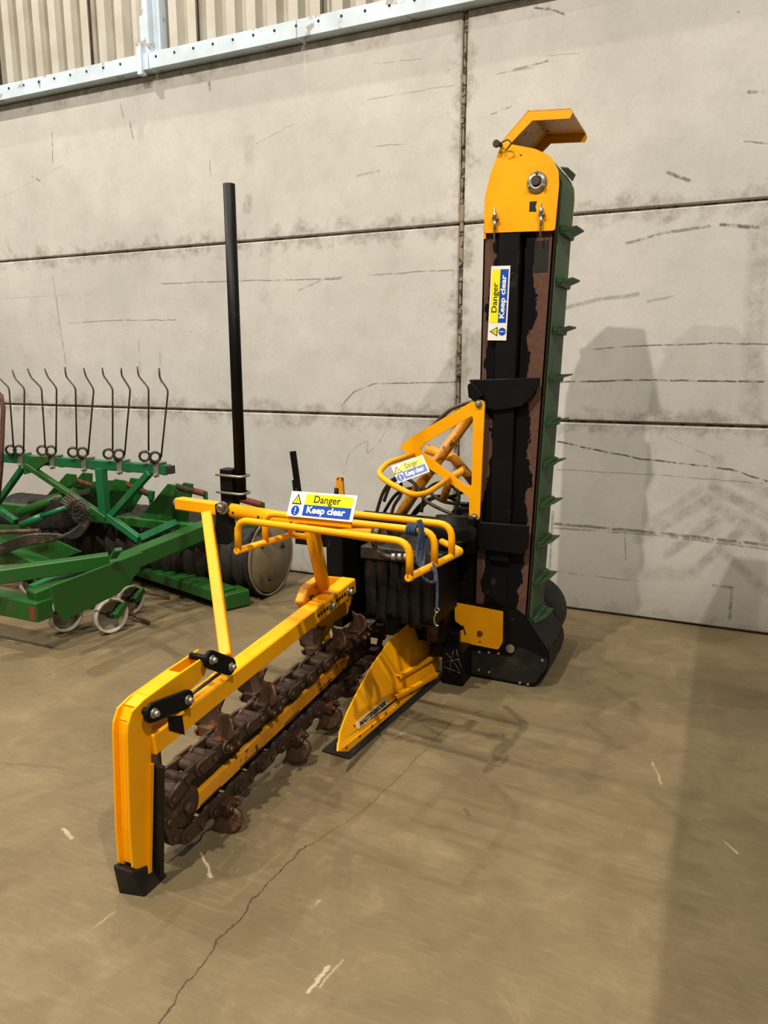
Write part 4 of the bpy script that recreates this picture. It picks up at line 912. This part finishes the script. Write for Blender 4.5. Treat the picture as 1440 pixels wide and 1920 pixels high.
# ================================================================ GREEN IMPLEMENT
G = thing('harrow_roller', 'green harrow and roller implement with upright spring tines beside the wall', 'harrow', (-3.6, 3.5, 0))
YT_ = 3.55
S4 = lambda x, y, yy=YT_: at(x / 4.235, 640 + y / 4.235, y=yy)
S5 = lambda x, y, yy=YT_: at(x / 4.235, 840 + y / 4.235, y=yy)
A, B = at(-150, 848, y=YT_), at(308, 882, y=YT_); zb = (A.z + B.z) / 2
tbz = at(200, 874, y=YT_).z
tbar = MB().bar((A.x, YT_ + 0.04, tbz), (B.x, YT_ + 0.04, tbz), 0.06, 0.06).build('tine_bar', 'teal', G, 'bright green bar carrying the spring tines', bevel=0.004)
MB().bar((B.x, YT_ + 0.04, tbz), (B.x + 0.03, YT_ + 0.04, tbz), 0.05, 0.05).build('bar_end', 'dark', tbar)
tin = [[(0, 298), (72, 370), (108, 850)], [(97, 228), (120, 295), (195, 375), (188, 880)], [(220, 218), (245, 285), (330, 370), (360, 850)], [(355, 218), (378, 280), (450, 370), (445, 880)],
       [(515, 205), (525, 280), (600, 370), (610, 850)], [(665, 212), (680, 275), (745, 380), (700, 900)], [(812, 210), (820, 270), (895, 375), (895, 860)], [(962, 210), (965, 270), (1035, 380), (990, 900)],
       [(1090, 200), (1100, 275), (1180, 370), (1180, 870)], [(1262, 212), (1268, 290), (1335, 390), (1280, 920)]]
coils = [((85, 862), (150, 864)), ((335, 866), (405, 868)), ((580, 880), (655, 882)), ((862, 893), (945, 898)), ((1148, 912), (1232, 918))]
clamps = [(160, 955), (410, 968), (663, 985), (945, 1000), (1235, 1020)]
tin[0] = [(-30, 270)] + tin[0]
for i in range(5):
    b = MB()
    for k_ in range(2):
        t_ = tin[2 * i + k_]; c_ = coils[i][k_]
        pts = [S4(*q) for q in t_]
        b.tube(fillet(pts, 0.02, 3), 0.0055, 7)
        cc_ = S4(*c_); a_ = V((-0.72, 0.70, 0)).normalized(); u_ = V((a_.y, -a_.x, 0)); v_ = V((0, 0, 1))
        n_ = 30; b.tube([cc_ + a_ * (0.040 * (j / n_ - 0.5)) + (u_ * math.cos(2 * PI * j / 10) + v_ * math.sin(2 * PI * j / 10)) * 0.031 for j in range(n_ + 1)], 0.0075, 6)
    q = S4(*clamps[i]); m_ = (S4(*coils[i][0]) + S4(*coils[i][1])) / 2
    b.tube([m_ + V((0, 0, -0.03)), V((q.x, YT_, tbz + 0.035))], 0.008, 6)
    st = b.build('spring_tine', 'dark', G)
    b = MB(); b.bar(V((q.x, YT_ + 0.005, tbz + 0.045)), V((q.x, YT_ + 0.005, tbz - 0.045)), 0.04, 0.008, up=(0, 1, 0)); b.bolt(V((q.x, YT_ - 0.0, tbz - 0.035)), (0, -1, 0), 0.010, 0.014); b.box((q.x - 0.02, YT_, tbz + 0.035), (q.x + 0.02, YT_ + 0.08, tbz + 0.043)); b.box((q.x - 0.02, YT_ + 0.075, tbz - 0.045), (q.x + 0.02, YT_ + 0.083, tbz + 0.043)); b.build('tine_clamp', 'steel', st)
def gbar(p, q, w_, h_, name, mat='teal', yy=None, yq=None, label=None, up=(0, 0, 1)):
    A = at(*p, y=yy); B = at(*q, y=yq if yq else yy); return MB().bar(A, B, w_, h_, up=up).build(name, mat, G, label, bevel=0.003)
U = (0, -1, 0)
gbar((189, 878), (197, 972), 0.062, 0.05, 'brace', yy=3.56, up=U)
gbar((281, 886), (204, 972), 0.04, 0.04, 'brace', yy=3.56, up=U)
gbar((50, 872), (200, 972), 0.035, 0.04, 'brace', 'green', yy=3.55, up=U)
gbar((203, 968), (262, 1012), 0.045, 0.04, 'brace', yy=3.56, yq=3.5, up=U)
gbar((262, 1010), (330, 980), 0.045, 0.04, 'brace', yy=3.5, yq=3.75, up=U)
gbar((45, 874), (-20, 965), 0.035, 0.04, 'brace', yy=3.56, up=U)
gbar((-30, 935), (30, 978), 0.04, 0.04, 'brace', yy=3.52, up=U)
b = MB(); b.prism(px([(44, 868), (60, 856), (90, 857), (90, 866), (62, 885), (44, 890)], y=3.54), (0, 0.02, 0)); b.build('gusset', 'green', G, bevel=0.002)
for pl_ in ([(70, 948), (124, 888), (142, 890), (140, 932), (120, 960)], [(196, 948), (214, 898), (234, 901), (238, 925), (214, 965)], [(253, 982), (314, 907), (331, 910), (321, 982), (285, 995)], [(165, 930), (172, 903), (186, 903), (190, 935)]):
    b = MB(); P_ = px(pl_, y=3.80); b.prism(P_, (0, 0.012, 0)); b.prism([p + V((0.06, 0.09, 0)) for p in P_], (0, 0.012, 0)); b.box((min(p.x for p in P_) + 0.06, 3.80, min(p.z for p in P_)), (min(p.x for p in P_) + 0.12, 3.91, min(p.z for p in P_) + 0.04)); b.build('spring_bracket', 'green', G, bevel=0.002)
for p, q in (((135, 898), (190, 915)), ((230, 905), (283, 928)), ((330, 912), (385, 926)), ((445, 934), (492, 947))):
    s_ = MB().spring(at(*p, y=3.9), at(*q, y=3.9), 0.017, 0.006, 16).build('coil_spring', 'redspring', G, 'rusty red coil spring')
    MB().tube([at(*p, y=3.9), at(*q, y=3.9)], 0.009, 8).build('spring_rod', 'rust', s_)
    e_ = at(*q, y=3.9); MB().bar(e_ + V((0, 0, 0.015)), e_ - V((0, 0, 0.10)), 0.03, 0.012, up=(0, 1, 0)).build('spring_post', 'green', G)
MB().bar((-5.2, 3.80, 0.50), (-3.05, 3.80, 0.50), 0.06, 0.06).build('rear_rail', 'green', G, bevel=0.004)
b = MB(); b.prism(px([(276, 920), (285, 922), (284, 938), (277, 936)], y=3.88), (0, 0.03, 0)); b.build('spring_bracket', 'green', G)
# roller
RC = V((-2.735, 4.12, 0.272)); prof = [(0, 0.0), (0, 0.252), (0.02, 0.252), (0.02, 0.268)]
t_ = 0.02
while t_ < 2.35:
    prof += [(t_ + 0.012, 0.268), (t_ + 0.035, 0.235), (t_ + 0.07, 0.235), (t_ + 0.092, 0.268)]; t_ += 0.10
prof += [(t_, 0.25), (t_, 0)]
rol = MB().lathe(RC, (-1, 0, 0), prof, 40).build('roller', 'drum', G, 'heavy ribbed earth-stained roller')
b = MB(); b.lathe(RC + V((0.002, 0, 0)), (1, 0, 0), [(0, 0.245), (0.006, 0.245), (0.006, 0.0)], 40); b.lathe(RC, (1, 0, 0), [(0, 0.268), (0.012, 0.268), (0.012, 0.255), (0, 0.255)], 40)
ed = b.build('end_disc', 'disc', rol, 'grey end disc of the roller')
for a_ in (0.3, 2.4, 4.5): MB().bolt(RC + V((0.008, 0.15 * math.cos(a_), 0.15 * math.sin(a_))), (1, 0, 0), 0.014, 0.012).build('bolt', 'dark', rol)
# frame over the roller, hitch side
b = MB(); b.bar(at(440, 985, y=3.80), at(560, 968, y=4.10), 0.04, 0.05); b.build('roller_arm', 'green', G, bevel=0.003)
b = MB(); b.bar(at(120, 925, y=3.72), at(130, 985, y=3.72), 0.4, 0.3); b.build('centre_casting', 'drum', G, bevel=0.02)
Pn = at(60, 1124, z=0.30); Pf = at(392, 990, z=0.50)
B2 = MB().bar(Pn - (Pf - Pn) * 0.0, Pf, 0.11, 0.10).build('frame_beam', 'green', G, 'long green frame beam nearest the trencher', bevel=0.005)
b = MB(); b.prism([at(95, 1100, x=-3.02), at(268, 1035, x=-3.02), at(262, 1070, x=-3.02), at(225, 1112, x=-3.02), at(120, 1165, x=-3.02), at(104, 1140, x=-3.02)], (-0.015, 0, 0)); b.build('side_web', 'green', G, bevel=0.002)
q = at(55, 1128, z=0.30); b = MB(); b.box((-4.6, q.y - 0.01, 0.19), (q.x + 0.06, q.y + 0.10, 0.30)); xo = b.build('cross_member', 'green', G, 'green front cross member with scraped orange marks', bevel=0.005)
b = MB(); b.prism([V((q.x - 0.0, q.y - 0.0115, 0.275)), V((q.x + 0.05, q.y - 0.0115, 0.28)), V((q.x + 0.045, q.y - 0.0115, 0.205)), V((q.x + 0.012, q.y - 0.0115, 0.20))], (0, 0.001, 0))
b.prism([V((q.x - 0.14, q.y - 0.0115, 0.285)), V((q.x - 0.13, q.y - 0.0115, 0.285)), V((q.x - 0.09, q.y - 0.0115, 0.21)), V((q.x - 0.10, q.y - 0.0115, 0.215))], (0, 0.001, 0)); b.build('scrape_mark', 'redspring', xo)
b = MB(); b.bar(at(-60, 1088, z=0.42), at(205, 1050, z=0.46), 0.08, 0.08); b.build('frame_beam', 'green', G, bevel=0.005)
b = MB(); b.bar(at(212, 1045, z=0.50), at(222, 1030, z=0.58), 0.04, 0.02); b.build('latch_plate', 'teal', G, bevel=0.002)
b = MB(); b.bar(at(60, 1105, z=0.27), at(160, 1060, z=0.33), 0.06, 0.05); b.build('inner_rail', 'teal', G, bevel=0.004)
# low runner
b = MB(); b.bar(at(175, 1035, z=0.10), at(425, 1115, z=0.10), 0.16, 0.08); b.bar(at(425, 1115, z=0.06), at(447, 1125, z=0.06), 0.18, 0.11); b.build('runner_beam', 'green', G, 'low green runner beam with a rounded end', bevel=0.01)
b = MB(); b.prism(px([(-30, 985), (40, 985), (150, 1035), (110, 1050), (-30, 1062)], y=3.45), (0, 0.02, 0)); b.build('side_web', 'green', G)
b = MB(); b.bar(at(-30, 1010, y=3.3), at(85, 1062, y=3.3), 0.12, 0.06); b.build('frame_beam', 'green', G, bevel=0.004)
# rims
rims = [((207, 1150), 0.105, 0.10, -3.05), ((243, 1112), 0.095, 0.12, -3.15), ((122, 1148), 0.10, 0.10, -3.30), ((58, 1078), 0.085, 0.12, -3.7)]
for p, r_, zc, _ in rims:
    c_ = at(*p, z=zc + 0.02); c_.z = r_ + 0.004
    ax = V((1, -0.25, 0)).normalized(); b = MB(); b.lathe(c_ - ax * 0.022, ax, [(0, r_), (0.044, r_), (0.044, r_ - 0.014), (0, r_ - 0.014), (0, r_)], 32)
    rm = b.build('gauge_wheel', 'whitesteel', G, 'pale worn narrow wheel rim')
    b = MB(); b.cyl(c_ - ax * 0.03, ax, 0.06, 0.018, 12)
    for k_ in range(2):
        a_ = 2 * PI * k_ / 3 + 0.6; b.bar(c_, c_ + V((0, math.cos(a_), math.sin(a_))) * (r_ - 0.010), 0.012, 0.012, up=ax)
    b.build('wheel_hub', 'drum', rm)
    b = MB(); b.bar(c_ + ax * 0.045, c_ + ax * 0.045 + V((-0.01, 0.09, 0.05)), 0.035, 0.04); b.build('wheel_fork', 'green', rm, bevel=0.003)
b = MB(); b.bar(at(118, 1135, z=0.16), at(160, 1128, z=0.16), 0.08, 0.07); b.build('wheel_mount', 'green', G, bevel=0.006)
b = MB(); b.bar(at(205, 1100, z=0.20), at(245, 1092, z=0.20), 0.08, 0.07); b.build('wheel_mount', 'green', G, bevel=0.006)
b = MB(); b.bar(at(150, 1132, z=0.15), at(232, 1142, z=0.10), 0.04, 0.04); b.build('wheel_mount', 'green', G, bevel=0.004)
b = MB(); b.tube([at(250, 1105, z=0.08), at(318, 1120, z=0.015)], 0.012, 8); b.tube([at(215, 1135, z=0.08), at(280, 1168, z=0.013)], 0.012, 8); b.build('scraper_rod', 'rust', G)
# drawbar pieces and hoses
b = MB(); b.tube([at(36, 962, y=3.45), at(142, 922, y=3.62)], 0.032, 14); b.build('hitch_tube', 'green', G)
b = MB(); b.tube([at(40, 985, y=3.40), at(80, 968, y=3.43)], 0.026, 14); b.tube([at(80, 968, y=3.43), at(128, 950, y=3.5)], 0.018, 12); b.build('hydraulic_ram', 'teal', G)
b = MB(); b.tube([at(-10, 998, y=3.3), at(75, 995, y=3.36)], 0.014, 10); b.build('steel_rod', 'rust', G)
for k_ in range(5):
    d_ = k_ * 4
    MB().tube(smoothpath([at(-20, 1048 - d_, y=3.2), at(45, 1022 - d_, y=3.2), at(100, 1012 - d_ * 0.6, y=3.3), at(145, 990 + d_, y=3.4), at(165, 955 + d_, y=3.45), at(130 - d_, 925 + d_, y=3.5)]), 0.011, 8).build('hydraulic_hose', 'ghose', G)
MB().tube([at(-12, 730, y=3.42), at(2, 742, y=3.42), at(6, 765, y=3.42), at(2, 875, y=3.42), at(-4, 940, y=3.42)], 0.015, 8).build('bent_pipe', 'rust', G)
for i in range(8):
    c_ = at(148 + 6 * math.sin(i * 2.3), 958 + 5 * math.cos(i * 1.7), y=3.42); MB().tube([c_ + V((math.cos(2 * PI * j / 12) * (0.035 + 0.005 * i), 0.01 * math.sin(j + i), math.sin(2 * PI * j / 12) * (0.03 + 0.005 * i))) for j in range(12)], 0.004, 5, closed=True).build('wire_loop', 'ghose', G)

# ================================================================ ADDED HOPPER, unseen right of the frame, put in to cast the floor shadow
HP = thing('added_shadow_hopper', 'dark green hopper on legs, added out of view to cast the shadow at right', 'hopper', (1.25, 2.1, 0))
b = MB(); b.hexa([V((0.75, 0.80, 0.75)), V((1.75, 0.80, 0.75)), V((1.75, 3.35, 0.75)), V((0.75, 3.35, 0.75))], [V((0.55, 0.60, 1.45)), V((1.95, 0.60, 1.45)), V((1.95, 3.55, 1.45)), V((0.55, 3.55, 1.45))])
b.hexa([V((0.55, 0.60, 1.45)), V((1.95, 0.60, 1.45)), V((1.95, 3.55, 1.45)), V((0.55, 3.55, 1.45))], [V((0.53, 0.58, 1.72)), V((1.97, 0.58, 1.72)), V((1.97, 3.57, 1.72)), V((0.53, 3.57, 1.72))]); b.build('shadow_hopper_body', 'green', HP, bevel=0.01)
MB().box((1.0, 1.6, 0.3), (1.5, 3.0, 0.76)).build('outlet_chute', 'green', HP, bevel=0.02)
for lx in (0.62, 1.88):
    for ly in (0.70, 3.45): MB().bar((lx, ly, 0.0), (lx, ly, 1.46), 0.09, 0.09).build('leg', 'green', HP, bevel=0.005)
    MB().bar((lx, 0.70, 0.35), (lx, 3.45, 0.35), 0.07, 0.07).build('stretcher', 'green', HP, bevel=0.004)
for ly in (0.70, 3.45): MB().bar((0.62, ly, 0.35), (1.88, ly, 0.35), 0.07, 0.07).build('stretcher', 'green', HP, bevel=0.004)
MB().box((0.60, 0.75, 0.38), (1.90, 3.40, 0.74)).build('side_skirt', 'green', HP, bevel=0.01)

# ================================================================ far-apart pieces of one mesh become objects of their own
def islands(me):
    n = len(me.vertices); par = list(range(n))
    def find(a):
        while par[a] != a: par[a] = par[par[a]]; a = par[a]
        return a
    for e in me.edges:
        a, b = find(e.vertices[0]), find(e.vertices[1])
        if a != b: par[a] = b
    gr = {}
    for i in range(n): gr.setdefault(find(i), []).append(i)
    return list(gr.values())
def pull_apart(o):
    me = o.data; isl = islands(me)
    if len(isl) < 2 or len(isl) > 80: return
    bx = []
    for g in isl:
        cs = [me.vertices[i].co for i in g]; bx.append(([min(c[k] for c in cs) for k in range(3)], [max(c[k] for c in cs) for k in range(3)]))
    sz = [max(h[k] - l[k] for k in range(3)) for l, h in bx]; par = list(range(len(isl)))
    def find(a):
        while par[a] != a: a = par[a]
        return a
    for a in range(len(isl)):
        for b in range(a + 1, len(isl)):
            gap = math.sqrt(sum(max(0, bx[a][0][k] - bx[b][1][k], bx[b][0][k] - bx[a][1][k]) ** 2 for k in range(3)))
            if gap <= max(0.02, 0.5 * max(sz[a], sz[b])): par[find(a)] = find(b)
    pcs = {}
    for a in range(len(isl)): pcs.setdefault(find(a), []).extend(isl[a])
    if len(pcs) < 2: return
    pcs = sorted(pcs.values(), key=lambda g: -len(g)); w0 = WL[o.name].copy(); src = me.copy()
    for n_, g in enumerate(pcs):
        keep = set(g); bm = bmesh.new(); bm.from_mesh(src); bm.verts.ensure_lookup_table()
        bmesh.ops.delete(bm, geom=[v for v in bm.verts if v.index not in keep], context='VERTS')
        if n_ == 0: bm.to_mesh(me); bm.free(); continue
        lo_ = V([min(v.co[k] for v in bm.verts) for k in range(3)]); hi_ = V([max(v.co[k] for v in bm.verts) for k in range(3)]); c = (lo_ + hi_) / 2; c.z = lo_.z
        for v in bm.verts: v.co -= c
        m2 = src.copy(); bm.to_mesh(m2); bm.free()
        o2 = bpy.data.objects.new(re_sub(o.name), m2); scene.collection.objects.link(o2); place(o2, w0 + c, o.parent)
        if 'label' in o.keys(): o2['label'] = o['label']
    bpy.data.meshes.remove(src)
def re_sub(n): return n.split('.')[0]
for o in list(scene.objects):
    if o.type == 'MESH' and o.get('kind') is None and not o.name.startswith(('chain_link', 'rope')) and o.data.users == 1: pull_apart(o)
